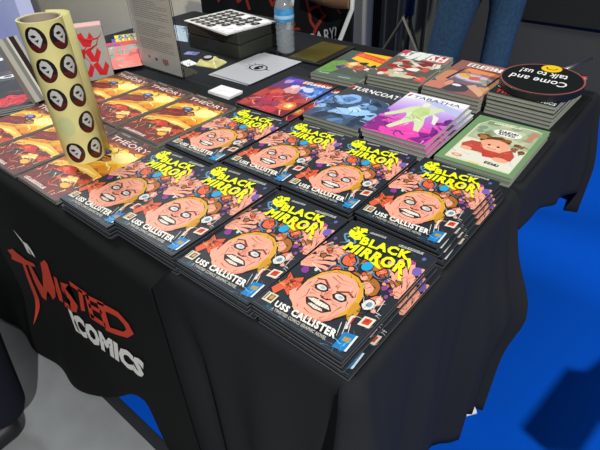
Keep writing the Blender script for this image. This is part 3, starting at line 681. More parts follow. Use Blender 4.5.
gv, gf = glyphs('COMICS', .12, 1.06)
def cq(x, y):
    q = ((-.668, -.462), (-.338, -.385), (-.300, -.292), (-.635, -.355))
    return tuple((q[0][i] * (1 - x) + q[1][i] * x) * (1 - y) + (q[3][i] * (1 - x) + q[2][i] * x) * y for i in (0, 1))
o = on_banner('white_lettering', [[cq(*gv[i]) for i in f] for f in gf] + [[(-.672, -.458), (-.645, -.452), (-.635, -.36), (-.652, -.345)]], WHT)
o['label'] = 'white lettering reading COMICS'
o = on_banner('white_mark', [[(-.769, -.189), (-.738, -.184), (-.724, -.203), (-.725, -.221), (-.741, -.219), (-.742, -.205), (-.753, -.208), (-.751, -.226), (-.769, -.226)],
               [(-.80, -.168), (-.765, -.185), (-.769, -.20)]], WHT)
o['label'] = 'small white letter above the red word'

# ------------------------------------------------------------------ books
BT = .0074
bm_group = 'black covered graphic novels with yellow titles'
st = {}
proto = make_book('graphic_novel', art_mirror(), BT, M['pages_k'], '55585c', 'x', 'book', bm_group, '17181a', .0007)
what = 'dark yellow-titled graphic novel'
def bmst(n, x, y, th, where, seed, shifts=None, h=None):
    stack(proto, st, n, x, y, BT, th, what, where, bm_group, .0022, seed, shifts)
bmst(4, .0015, .0745, -.014, 'in the stack at the near right table corner', 3, {1: (.001, .0, 0), 2: (.002, .001, .0), 3: (.014, -.002, .004)})
bmst(4, -.1645, .067, .006, 'in front row stack beside the corner one', 4, {3: (.003, .004, 0), 2: (.002, .002, 0)})
bmst(5, -.3315, .063, .006, 'in third stack from right, front row', 5)
bmst(4, -.4975, .047, .004, 'in the leftmost stack, front row', 6)
bmst(3, -.5265, .328, -.003, 'in the leftmost stack, second row', 7)
bmst(3, -.3515, .351, -.004, 'in second stack from left, second row', 8)
bmst(4, -.1765, .344, .004, 'in second stack from right, second row', 9)
bmst(4, -.0055, .353, -.022, 'in rightmost stack, below the green comic', 10, {1: (.006, -.002, .01), 2: (.013, -.001, .012), 3: (.017, -.003, .016)})

CT = .0023; th_st = {}
tproto = make_book('comic_book', art_theory(), CT, M['pages_w'], '8a8c86', 'x', 'comic', 'yellow comics', '5c4a44', .0003)
def thst(n, x, y, th, where, seed):
    stack(tproto, th_st, n, x, y, CT, th, 'yellow red comic', where, 'yellow and red comics at the left of the table', .003, seed, gap=.0013)
thst(4, -.692, .046, .0, 'in the pile under the sticker roll', 1)
thst(4, -.868, .043, .004, 'in front pile left of sticker roll', 2)
thst(4, -1.042, .036, .0, 'in the front pile furthest left', 3)
thst(4, -.722, .323, .0, 'in back pile beside graphic novels', 4)
thst(4, -.898, .320, .004, 'in the middle pile, back row', 5)
thst(4, -1.072, .318, .0, 'in back pile behind the sticker roll', 6)

T9 = .0092
def bookstack(name, art, n, x, y, th, what, where, group, T=T9, pages=M['pages_w'], edge='7c8078', seed=1, jit=.002, shifts=None, cat='book', spine=None):
    p = make_book(name, art, T, pages, edge, 'x', cat, group, spine)
    return stack(p, {}, n, x, y, T, th, what, where, group, jit, seed, shifts)
bookstack('graphic_novel', art_war(), 2, -.574, .606, .02, 'red blue battle graphic novel', 'of the pair near the white cards', 'red and blue battle books', T=.0088, pages=M['pages_k'], shifts={1: (.022, .006, -.02)})
bookstack('graphic_novel', art_turncoat(), 3, -.36, .638, .024, 'grey and blue book TURNCOAT', 'of its pile', 'books titled TURNCOAT', seed=2)
bookstack('graphic_novel', art_tabatha(), 4, -.182, .637, .045, 'white and pink book TABATHA', 'of its pile', 'books titled TABATHA', edge='b8b6bc', seed=3, shifts={1: (.006, .0, -.01), 2: (.008, .002, -.02), 3: (.004, .0, -.01)})
bookstack('graphic_novel', art_green(), 2, .003, .650, .018, 'green bordered comic', 'of its pile at right table edge', 'green bordered comics', seed=4)
bookstack('graphic_novel', art_yellow(), 2, -.545, .902, .07, 'yellow topped comic', 'of the pair beside the olive folder', 'yellow topped comics', seed=5)
bookstack('graphic_novel', art_red(), 4, -.370, .952, .07, 'grey red creature book', 'of the pile left of brown books', 'grey and red books', T=.0085, seed=6)
bookstack('graphic_novel', art_brown(), 4, -.190, .952, .0, 'brown goggles book', 'of the pile left of round sign', 'brown goggles books', seed=7)
bookstack('graphic_novel', art_twisted(), 6, -.014, .968, -.02, 'dark book with red lettering', 'in the tall pile under the round sign', 'books under the round sign', T=.0086, seed=8)

# dark comics at the left edge of the table
bookstack('comic_book', art_dark(), 3, -1.296, .372, radians(-111), 'black comic with red scribble', 'of the pile by the slim books', 'black comics with red scribble', T=.0042, edge='868c90', seed=9, cat='comic')
bookstack('comic_book', art_dark_two(), 3, -1.546, .478, radians(-111), 'black comic with white shapes', 'of the pile furthest left', 'black comics with white shapes', T=.0042, edge='868c90', seed=11, cat='comic')

# ------------------------------------------------------------------ round sign on a stick
pd = empty('round_sign', (.082, 1.067, TZ + .0632), 0, 'round black sign on a stick reading Come and talk to us, on the tall pile', 'sign')
pd.rotation_euler = (radians(2), 0, 0)
R = .101
MB().lathe([(0, 0), (R - .002, 0), (R, .002), (R, .018), (R - .002, .020), (0, .020)], 64).build('disc', M['blackplastic'], pd, smooth=False)
a = Art(2 * R, 2 * R, '1c1f21', 3, 4e-6); a.v = []; a.f = []; a.c = []; a.z = 0
a.ell(.5, .5, .498, .498, '9a5450', n=64); a.ell(.5, .5, .478, .478, '171b1c', n=64)
a.ell(.5, .875, .125, .125, 'f2c81c', n=40)
def arc(cx, cy, r, a0, a1, n=12): return [(cx + r * cos(a0 + (a1 - a0) * k / n), cy + r * sin(a0 + (a1 - a0) * k / n)) for k in range(n + 1)]
a.line(arc(.5, .90, .065, pi * 1.0, pi * 2.0), .018, '30280c')
a.text('Come and', [(.82, .50), (.13, .50), (.13, .34), (.82, .34)], 'f2f2ee', .02)
a.text('talk to us!', [(.76, .73), (.18, .73), (.18, .57), (.76, .57)], 'f2f2ee', .02)
V = [(x - R, y - R, z + .0202) for x, y, z in a.v]
me = bpy.data.meshes.new('face'); me.from_pydata(V, [], a.f); at = me.color_attributes.new('Ink', 'FLOAT_COLOR', 'CORNER')
for p, c in zip(me.polygons, a.c):
    for li in p.loop_indices: at.data[li].color = (*c, 1)
me.materials.append(INK); fo = new_obj('face', me, pd); fo['label'] = 'black printed face with white words and yellow smile'
MB().tube([(.018, .098, .010), (.062, .215, .016)], .0045, 10).build('stick', M['metal'], pd, smooth=True)

# ------------------------------------------------------------------ roll of stickers
RX, RY, RH, RR = -.650, .190, .306, .0435
rz = TZ + .0142
rl = empty('sticker_roll', (RX, RY, rz), label='tall pale yellow roll of round black stickers standing on the yellow comics', cat='sticker roll')
MB().lathe([(RR - .004, 0), (RR, 0), (RR, RH), (RR - .004, RH), (RR - .004, 0)], 64).build('roll', M['sticker_paper'], rl, smooth=False, bevel=0)
MB().lathe([(RR - .0075, .001), (RR - .0045, .001), (RR - .0045, RH - .001), (RR - .0075, RH - .001), (RR - .0075, .001)], 48).build('core', M['core'], rl, smooth=False)
mb = MB(); n = 40; vs = []
for j, z in enumerate((.0, RH - .001)):
    for i in range(n + 1):
        t_ = i / n; an = radians(44 + 100 * t_); r_ = RR + .0012 + .022 * smooth(t_ * 1.6)
        vs.append((r_ * cos(an), r_ * sin(an), z))
mb.add(vs, [(i, i + 1, n + 2 + i, n + 1 + i) for i in range(n)]); mb.build('loose_end', M['sticker_paper'], rl, smooth=True, solid=.0006)
BLK = material('sticker_black', '17100f', .3, .5, coat=.3); GRY = material('sticker_grey', 'b4b6b4', .35); DRD = material('sticker_red', '4c1410', .35, coat=.2); FAD = material('faded_mark', 'b9c08a', .45)
def on_roll(name, layers, ang, zc):
    mb = MB()
    for k, (ps, mi) in enumerate(layers):
        # fan triangulated via bmesh later; keep polygons small horizontally
        bm = bmesh.new(); bm.faces.new([bm.verts.new((x, y, 0)) for x, y in ps]); bmesh.ops.triangulate(bm, faces=bm.faces)
        for _ in range(3):
            es = [e for e in bm.edges if e.calc_length() > .008]
            if es: bmesh.ops.subdivide_edges(bm, edges=es, cuts=1); bmesh.ops.triangulate(bm, faces=bm.faces)
        r_ = RR + .0006 + k * .0002; bm.verts.index_update()
        vs = [(r_ * cos(ang + v.co.x / RR), r_ * sin(ang + v.co.x / RR), zc + v.co.y) for v in bm.verts]
        mb.add(vs, [tuple(v.index for v in f.verts) for f in bm.faces], mi); bm.free()
    return mb.build(name, [BLK, GRY, DRD, FAD], rl)
def circ(cx, cy, rx, ry, n=28, a0=0, a1=2 * pi): return [(cx + rx * cos(a0 + (a1 - a0) * k / n), cy + ry * sin(a0 + (a1 - a0) * k / n)) for k in range(n)]
s_ = .0205
face = [(-.012, .004), (-.009, .014), (-.002, .021), (.006, .018), (.011, .010), (.013, .0), (.009, -.007), (.004, -.015), (-.001, -.010), (-.007, -.004)]
dark1 = [(-.008, .008), (-.001, .010), (.004, .007), (.0, .004), (-.005, .004)]; dark2 = [(-.002, -.001), (.007, .001), (.003, -.005)]
low = [(s_ * .93 * cos(t), s_ * 1.12 * sin(t)) for t in [radians(200 + 140 * k / 16) for k in range(17)]]
for ai in (-185, -50, 12):
    for zi, z in enumerate((.289, .229, .168, .107, .044)):
        ang = radians(ai); zz = z - .0142 + .0
        if ai == -50 and zi == 3: on_roll('faded_print', [(circ(0, 0, s_ * .9, s_*1.1), 3)], ang, zz); continue
        on_roll('sticker', [(circ(0, 0, s_, s_ * 1.2), 0), (low, 2), (face, 1), (dark1, 0), (dark2, 0)], ang, zz)

# ------------------------------------------------------------------ upright books and box at the left
ub = [(0, .015, 'a3a298', 'slim pale cream book leaning left of the sticker roll, nearest of the slim row'), (.0155, .010, '75776f', 'slim grey book leaning beside the sticker roll, second of the slim row'),
      (.026, .006, 'c4c2b8', 'slim white book leaning beside the sticker roll, middle of the slim row'), (.0325, .014, '241612', 'slim dark brown book leaning beside the sticker roll, second furthest of the slim row'), (.047, .008, 'aaa89e', 'slim pale book leaning beside the sticker roll, furthest of the slim row')]
Tl = Matrix.Translation((-1.040, .268, TZ + .0225)) @ Matrix.Rotation(radians(-35), 4, 'Y')
for y0, w, col, lab in ub:
    o = empty('slim_book', label=lab, cat='book', group='slim books leaning beside the sticker roll'); o.matrix_world = Tl @ Matrix.Translation((0, y0, 0))
    cm = material('book_cloth', col, .5, .4); mb = MB()
    mb.box(-.038, 0, 0, .0012, 0, .19); mb.box(-.038, 0, w - .0012, w, 0, .19); mb.box(-.0012, 0, .0012, w - .0012, 0, .19); mb.build('cover', cm, o)
    MB().box(-.037, -.0014, .0014, w - .0014, .001, .189).build('page_block', M['pages_w'], o)

rb = empty('comic_box', (-1.152, .428, TZ + .0004), radians(60), 'grey upright box with red brush lettering behind the sticker roll', 'box')
MB().box(0, .14, 0, .055, 0, .163).build('carton', material('grey_card', 'a2a19c', .5), rb, bevel=.001)
MB().box(.002, .138, .002, .053, .1635, .1655).build('lid', material('pink_card', 'd8a8a4', .5), rb)
a = Art(.136, .158, 'a3a29e', 6)
for k, (x, y) in enumerate(((.25, .8), (.6, .78), (.35, .5), (.68, .48), (.45, .2), (.78, .2))):
    a.poly([(x - .17, y + .1), (x - .05, y + .15), (x + .02, y - .02), (x + .12, y + .14), (x + .18, y + .04), (x + .07, y - .14), (x - .08, y - .12)], 'c8202a')
a.squig(8, ['a01820', 'd83a3c'], .4, .05, (.1, .1, .9, .9))
V = [(x + .002, -.0006 - z, y + .003) for x, y, z in a.v]
me = bpy.data.meshes.new('red_lettering'); me.from_pydata(V, [], a.f); at = me.color_attributes.new('Ink', 'FLOAT_COLOR', 'CORNER')
for p, c in zip(me.polygons, a.c):
    for li in p.loop_indices: at.data[li].color = (*c, 1)
me.materials.append(INK); new_obj('red_lettering', me, rb)

# fanned bright leaflets
def leaflet(cols, seed):
    a = Art(.15, .21, cols[0], seed); a.dots(12, cols[1:], .06, .16); a.squig(14, cols + ['f4f4f0'], .25, .03); a.scribble(5, [(.1, .78), (.9, .78), (.9, .95), (.1, .95)], cols[-1], 0); return a
rnd = random.Random(4)
lf = [((-1.270, .520), 62, ['f2746c', 'ee8a80', 'd8504c', '3ab0a8'], 'salmon pink leaflet with teal spots, nearest of the fanned leaflets'),
      ((-1.315, .575), 60, ['ea6a70', 'b8c4b8', 'd04858', '88a89c'], 'pink and grey leaflet, second nearest of the fanned leaflets'),
      ((-1.365, .625), 61, ['d84a58', 'e8b0b0', '3a48b8', 'c0443c'], 'crimson leaflet with blue lettering, middle of the fanned leaflets'),
      ((-1.41, .675), 59, ['4a50b0', 'f0e03a', 'e04848', 'f2e428'], 'blue and yellow leaflet, second furthest of the fanned leaflets'),
      ((-1.455, .72), 60, ['e8dc2c', 'f2ec60', '3c9a4c', '2c3ca8'], 'bright yellow leaflet, furthest of the fanned leaflets')]
for k, ((x, y), rot, cols, lab) in enumerate(lf):
    p = art_object('leaflet', leaflet(cols, 20 + k), .0012, None, 'd8d8d0', None, (0, 0, 0))
    p.location = (x + .13, y, TZ + .0008 + (len(lf) - 1 - k) * .0034); p.rotation_euler = (0, 0, radians(rot)); tag(p, lab, 'leaflet', 'fanned bright leaflets')

# ------------------------------------------------------------------ acrylic sign holder
ac = empty('sign_holder', (-1.105, .67, TZ + .0004), 0, 'clear acrylic sign holder with a typed sheet standing on the table', 'sign holder')
mb = MB(); mb.box(0, .222, 0, .0022, 0, .305); mb.box(0, .222, .0062, .0084, .0, .305); mb.box(0, .222, .0022, .0062, 0, .002); mb.box(0, .222, .0084, .075, 0, .0022); mb.build('holder', M['acrylic'], ac)
a = Art(.216, .296, 'dce0da', 7)
y = .93; rr = random.Random(2)
a.scribble(6, [(.1, .93), (.6, .93), (.6, .96), (.1, .96)], '70706a', 0)
while y > .2:
    if abs(y - .52) < .012 or abs(y - .74) < .01 or abs(y-.34)<.01: y -= .02; continue
    x = .1; e = .9 if rr.random() > .2 else rr.uniform(.45, .85)
    while x < e:
        w = rr.uniform(.02, .07); a.poly([(x, y), (min(x + w, e), y), (min(x + w, e), y + .006), (x, y + .006)], '8c8a82'); x += w + .012
    y -= .021
a.ell(.25, .13, .03, .015, '8a8a84'); a.ell(.42, .12, .03, .018, '4a4a48'); a.scribble(3, [(.58, .1), (.72, .1), (.72, .14), (.58, .14)], 'b84a44', 0); a.scribble(3, [(.6, .08), (.68, .08), (.68, .1), (.6, .1)], 'b84a44', 0)
V = [(x + .003, .0036 - z, y + .004) for x, y, z in a.v]; F = list(a.f); K = list(a.c); n0 = len(V)
V += [(.003, .0042, .004), (.219, .0042, .004), (.219, .0042, .3), (.003, .0042, .3)]; F.append((n0, n0 + 3, n0 + 2, n0 + 1)); K.append(lin('dce0da'))
me = bpy.data.meshes.new('typed_sheet'); me.from_pydata(V, [], F); at = me.color_attributes.new('Ink', 'FLOAT_COLOR', 'CORNER')
for p, c in zip(me.polygons, K):
    for li in p.loop_indices: at.data[li].color = (*c, 1)
me.materials.append(INKM); new_obj('typed_sheet', me, ac)

# small cards behind and beside the sign
def card(x, y, z, w, h, rot, col, lab, marks, tilt=0, seed=1, name='card'):
    a = Art(w, h, col, seed)
    for c in marks: a.squig(4, [c], .5, .05, (.15, .15, .85, .85))
    o = art_object(name, a, .0012, None, 'd8d8d8'); o.location = (x, y, z); o.rotation_euler = (tilt, 0, rot); tag(o, lab, 'card'); return o
card(-1.262, .925, TZ + .001, .085, .055, radians(10), 'c4dcea', 'pale blue card leaning behind the sign holder', ['8aa8c8', 'f0f4f8'], radians(72), 3)
card(-1.08, .835, TZ + .0008, .05, .03, radians(20), '6a6ab0', 'small violet card right behind the sign holder', ['c8c8e8'], 0, 4)
card(-1.02, .765, TZ + .0008, .06, .04, radians(-10), 'e8e8ea', 'small white card by the foot of the sign holder', ['50545c'], 0, 5)

# ------------------------------------------------------------------ sticker sheets on a dark box
bx = empty('storage_box', (-1.128, .905, TZ + .0004), 0, 'dark glossy storage box at the back left of the table', 'box')
MB().box(0, .268, 0, .23, 0, .048).build('body', M['boxdark'], bx, bevel=.004)
MB().box(0, .268, 0, .23, .049, .086).build('lid', M['boxdark'], bx, bevel=.005)
ss = MB(); 
a = Art(.27, .212, 'd4d4d0', 8)
for i in range(7):
    for j in range(5):
        x, y = (i + .5) / 7 * .92 + .04, (j + .5) / 5 * .90 + .05
        pale = (i, j) in ((5, 0), (6, 0), (6, 1), (6, 2), (5, 1), (3, 4), (6, 4), (4, 0))
        a.ell(x, y, .062, .086, 'fbfbfa' if pale else '1c1614', n=18)
        if not pale: a.poly([(x - .035, y - .01), (x + .035, y - .01), (x + .03, y + .018), (x - .03, y + .018)], '8c8880')
a.poly([(0.02, .02), (.98, .02), (.98, .03), (.02, .03)], 'fafafa')
for k in range(2):
    o = art_object('sticker_sheet', a, .0012, None, 'e8e8e8', None); o.location = (-1.145 + .003 * k, .912 - .004 * k, TZ + .0885 + .0032 * k); o.rotation_euler = (0, 0, -.16 + .02 * k)
    tag(o, 'white sheet of round dark stickers lying on the dark box' if k else 'white sheet edge showing beneath the sticker sheet on the box', 'sticker sheet', 'sticker sheets')

# ------------------------------------------------------------------ water bottle
bt = empty('water_bottle', (-.785, 1.062, TZ + .0004), 0, 'clear plastic water bottle with blue label beside the dark box', 'bottle')
prof = [(.0, .006), (.018, .004), (.028, .0), (.032, .006)]
z = .012
for k in range(5): prof += [(.0325, z), (.0305, z + .008), (.0325, z + .016)]; z += .019
prof += [(.0325, .112), (.0325, .150), (.031, .158), (.024, .176), (.0135, .188), (.0125, .200)]
MB().lathe(prof, 40).build('bottle_body', M['pet'], bt, smooth=True, solid=.0006)
MB().lathe([(.0333, .108), (.0337, .110), (.0337, .148), (.0333, .150)], 40).build('label', material('blue_label', '3a86bc', .4, vary=.35, scale=40), bt, smooth=True)
MB().lathe([(.0339, .118), (.0341, .119), (.0341, .128), (.0339, .129)], 40).build('label_band', material('pale_label_band', '9cc0dc', .4), bt, smooth=True)
MB().lathe([(.0145, .198), (.0148, .214), (.013, .2155), (0, .2155)], 30).build('cap', M['whiteplastic'], bt, smooth=False)
ct = empty('display_clip', (-.800, 1.005, TZ + .0004), 0, 'small black plastic display stand in front of the water bottle', 'stand')
mb = MB(); mb.box(-.028, -.020, 0, .03, 0, .004); mb.box(.020, .028, 0, .03, 0, .004); mb.box(-.028, .028, .012, .018, .004, .010); mb.build('base', M['blackplastic'], ct)
for x in (-.028, .022): MB().box(x, x + .006, -.002, .004, .004, .020).build('prong', M['blackplastic'], ct)

# ------------------------------------------------------------------ silver booklets, cards, sticker packet, folder
def art_silver():
    a = Art(.172, .252, 'd2d4d8', 14)
    cx, cy = .52, .5
    a.ell(cx, cy, .20, .11, '1c1d20', 0, 24); a.ell(cx, cy, .17, .09, 'd2d4d8', 0, 24); a.ell(cx + .01, cy, .075, .075, '1c1d20', 0, 20); a.ell(cx + .03, cy + .015, .02, .02, 'd2d4d8')
    a.poly([(cx + .17, cy + .02), (cx + .32, cy), (cx + .17, cy - .02)], '1c1d20')
    for k in range(5):
        t = radians(100 + k * 35); a.line([(cx + .24 * cos(t), cy + .1 * sin(t)), (cx + .36 * cos(t), cy + .16 * sin(t))], .018, '1c1d20', True)
    return a
SILV = print_material('foil_print', .22); SILV.node_tree.nodes['Principled BSDF'].inputs['Metallic'].default_value = .3
for k in range(2):
    o = empty('booklet', (-.833 + (.0 if k else -.008), .748 - (.0 if k else .008), TZ + .0006 + .0034 * k), .0 if k else .03, 'silver booklet with black eye drawing, upper of the two' if k else 'silver booklet peeking out beneath the other one', 'booklet', 'silver booklets')
    art_object('cover', art_silver(), .0006, o, 'c8cacd', SILV, (0, 0, .0014)); MB().box(.001, .170, .001, .250, 0, .0013).build('pages', M['pages_w'], o)
for k in range(4):
    o = card(-.727 + .001 * (k % 2), .636 + .0012 * k % .002, TZ + .0008 + .0019 * k, .09, .056, .01 * k, 'f0f0f0', ['bottom', 'second lowest', 'second', 'top'][k] + ' white business card of the small pile by the silver booklets', ['d0d0d0'] if k == 3 else [], 0, 40 + k, 'business_card'); o['group'] = 'white business cards'
pk = empty('sticker_packet', (-.912, .818, TZ + .0006), radians(12), 'crumpled pale yellow packet of round stickers near the dark box', 'sticker packet')
mb = MB(); n = 12; vs = []; rr = random.Random(3)
for j in range(n + 1):
    for i in range(n + 1):
        u, v = i / n, j / n; e = min(1, 6 * min(u, 1 - u, v, 1 - v)); vs.append((.085 * (u - .5), .065 * (v - .5), .003 + e * .014 + rr.uniform(-.002, .002) * e + .004 * sin(u * 9 + v * 4) * e))
top = len(vs); fs = [(j * (n + 1) + i, j * (n + 1) + i + 1, (j + 1) * (n + 1) + i + 1, (j + 1) * (n + 1) + i) for j in range(n) for i in range(n)]
mb.add(vs, fs); ring = [i for i in range(n + 1)] + [k * (n + 1) + n for k in range(1, n + 1)] + [n * (n + 1) + i for i in range(n - 1, -1, -1)] + [k * (n + 1) for k in range(n - 1, 0, -1)]
mb.add([(vs[i][0], vs[i][1], 0) for i in ring], [tuple(range(len(ring)))]); L = len(ring)
mb.add([vs[i] for i in ring] + [(vs[i][0], vs[i][1], 0) for i in ring], [(k, (k + 1) % L, L + (k + 1) % L, L + k) for k in range(L)])
mb.build('packet', M['sticker_paper'], pk)
MB().lathe([(0, .0225), (.020, .0225), (.020, .0215), (0, .0215)], 28, (-.012, .0)).build('sticker', BLK, pk)
MB().lathe([(0, .0233), (.014, .0233), (.014, .0227), (0, .0227)], 24, (-.012, .002)).build('sticker_print', GRY, pk)
fd = empty('folder', (-.665, 1.105, TZ + .0004), radians(2), 'olive brown flat folder with black rim at the back of the table', 'folder')
MB().box(-.062, .078, -.105, .112, 0, .010).build('tray', M['blackplastic'], fd, bevel=.002); MB().box(-.058, .056, -.1, .098, .0102, .0125).build('cover', M['olive'], fd, bevel=.001)

# ------------------------------------------------------------------ behind the table: chair, printed hanging, tripod
hg = empty('printed_cloth', (0, 0, 0), 0, 'black cloth printed with red line drawing and the word SCARY? behind the table', 'cloth')
mb = MB(); n = 60; rows = 10; vs = []
def hy(x, z): return 1.47 + .012 * sin(x * 19) + .006 * sin(x * 43 + z * 5)
for j in range(rows + 1):
    for i in range(n + 1):
        x = -1.70 + .925 * i / n; z = .25 + .75 * j / rows; vs.append((x, hy(x, z), z))
mb.add(vs, [(j * (n + 1) + i, j * (n + 1) + i + 1, (j + 1) * (n + 1) + i + 1, (j + 1) * (n + 1) + i) for j in range(rows) for i in range(n)])
mb.build('cloth', M['banner'], hg, smooth=True, solid=.002)
DR = material('dull_red_print', '7c2a22', .8, .2); mb = MB()
def rstroke(pts, w):
    P = [Vector(p) for p in pts]; vs = []
    dense = []
    for p, q in zip(P, P[1:]):
        for k in range(6): dense.append(p.lerp(q, k / 6))
    dense.append(P[-1])
    for i, p in enumerate(dense):
        d = (dense[min(i + 1, len(dense) - 1)] - dense[max(i - 1, 0)]).normalized(); nn = Vector((-d.y, d.x)) * w / 2
        for q in (p + nn, p - nn): vs.append((q.x, hy(q.x, q.y) - .004, q.y))
    mb.add(vs, [(2 * i, 2 * i + 1, 2 * i + 3, 2 * i + 2) for i in range(len(dense) - 1)])
Z = TZ
for pts, w in (([(-1.01, Z + .085), (-.995, Z + .03), (-.99, Z - .01), (-.968, Z - .04), (-.98, Z - .07), (-1.03, Z - .075)], .012), ([(-.97, Z - .04), (-.945, Z + .0), (-.925, Z + .02)], .012), ([(-1.0, Z + .03), (-.98, Z + .045), (-.965, Z + .05), (-.945, Z + .06), (-.97, Z + .075)], .01), ([(-.955, Z + .05), (-.945, Z + .03), (-.93, Z + .02)], .006),
               ([(-1.30, Z + .09), (-1.28, Z + .05), (-1.25, Z + .07), (-1.23, Z + .02), (-1.2, Z + .06)], .015), ([(-1.45, Z + .09), (-1.42, Z + .02), (-1.38, Z + .06), (-1.36, Z - .01)], .015), ([(-1.16, Z + .09), (-1.13, Z - .01), (-1.1, Z + .02), (-1.08, Z - .04)], .013), ([(-1.62, Z + .1), (-1.58, Z + .0), (-1.55, Z + .07)], .015), ([(-1.2, Z - .03), (-1.12, Z - .06), (-1.05, Z - .05)], .012), ([(-.85, Z + .055), (-.835, Z + .04)], .008)):
    mb = MB(); rstroke(pts, w); mb.build('red_line', DR, hg)
gv, gf = glyphs('SCARY?', .01)
q = ((-1.03, Z - .130), (-.852, Z - .068), (-.856, Z - .012), (-1.035, Z - .078))
mb = MB(); mb.add([(lambda X: (X[0], hy(*X) - .005, X[1]))([(q[0][i] * (1 - x) + q[1][i] * x) * (1 - y) + (q[3][i] * (1 - x) + q[2][i] * x) * y for i in (0, 1)]) for x, y in gv], gf)
mb.build('white_lettering', material('chalky_print', 'a8b0b8', .7), hg)
mb = MB(); mb.tube([(-1.68, 1.49, .0), (-1.68, 1.49, 1.0)], .01); mb.tube([(-.80, 1.495, .0), (-.80, 1.495, 1.0)], .01); mb.tube([(-1.70, 1.49, .995), (-.78, 1.495, .995)], .01); mb.build('stand_frame', M['blackplastic'], hg, smooth=True)

ch = empty('folding_chair', (0, 0, 0), 0, 'folding chair with tan back and pale metal tubes behind the table', 'chair')
Y = 1.42
for sx, xt, xb in ((0, -1.045, -1.09), (1, -.742, -.820)):
    MB().tube([(xt + .01, Y - .01, Z + .34), (xt, Y - .01, Z + .08), (xb, Y - .01, Z - .10), (xb - .03 if sx else xb - .02, Y, .02)], .009, 12).build('frame_tube', M['white'], ch, smooth=True)
for xb, yb in ((-1.06, 1.92), (-.86, 1.92)): MB().tube([(xb, yb, .0), (xb + .01, 1.45, Z - .26)], .009, 10).build('leg', M['white'], ch, smooth=True)
mb = MB(); n = 24; vs = []
for j in range(7):
    for i in range(n + 1):
        u = i / n; zl = Z + .092 - .016 * sin(pi * u * .8); vs.append((-.965 + .215 * u + .0, Y - .018 - .03 * sin(pi * u) * 0, zl + (Z + .33 - zl) * j / 6))
mb.add(vs, [(j * (n + 1) + i, j * (n + 1) + i + 1, (j + 1) * (n + 1) + i + 1, (j + 1) * (n + 1) + i) for j in range(6) for i in range(n)]); mb.build('backrest', M['tan'], ch, smooth=True, solid=.006)
MB().box(-1.06, -.86, 1.5, 1.88, Z - .30, Z - .27).build('seat', M['tan'], ch, bevel=.005)

tp = empty('tripod_stand', (0, 0, 0), 0, 'black tripod stand with one pale leg before the dark curtain', 'tripod')
MB().tube([(-.86, 2.1, .12), (-.86, 2.1, Z - .06)], .012, 10).build('column', M['blackplastic'], tp, smooth=True)
MB().tube([(-.86, 2.1, Z - .1), (-.86, 2.1, Z + .1)], .024, 12).build('hub', M['blackplastic'], tp, smooth=True)
MB().tube([(-.84, 2.0, Z - .085), (-.42, 2.0, .0)], .0065, 8).build('leg', material('worn_metal', '77706a', .6), tp, smooth=True)
for xb, yb in ((-1.2, 1.95), (-.85, 2.5)): MB().tube([(-.87, 2.1, Z - .09), (xb, yb, .0)], .009, 8).build('leg', M['curtaind'], tp, smooth=True)

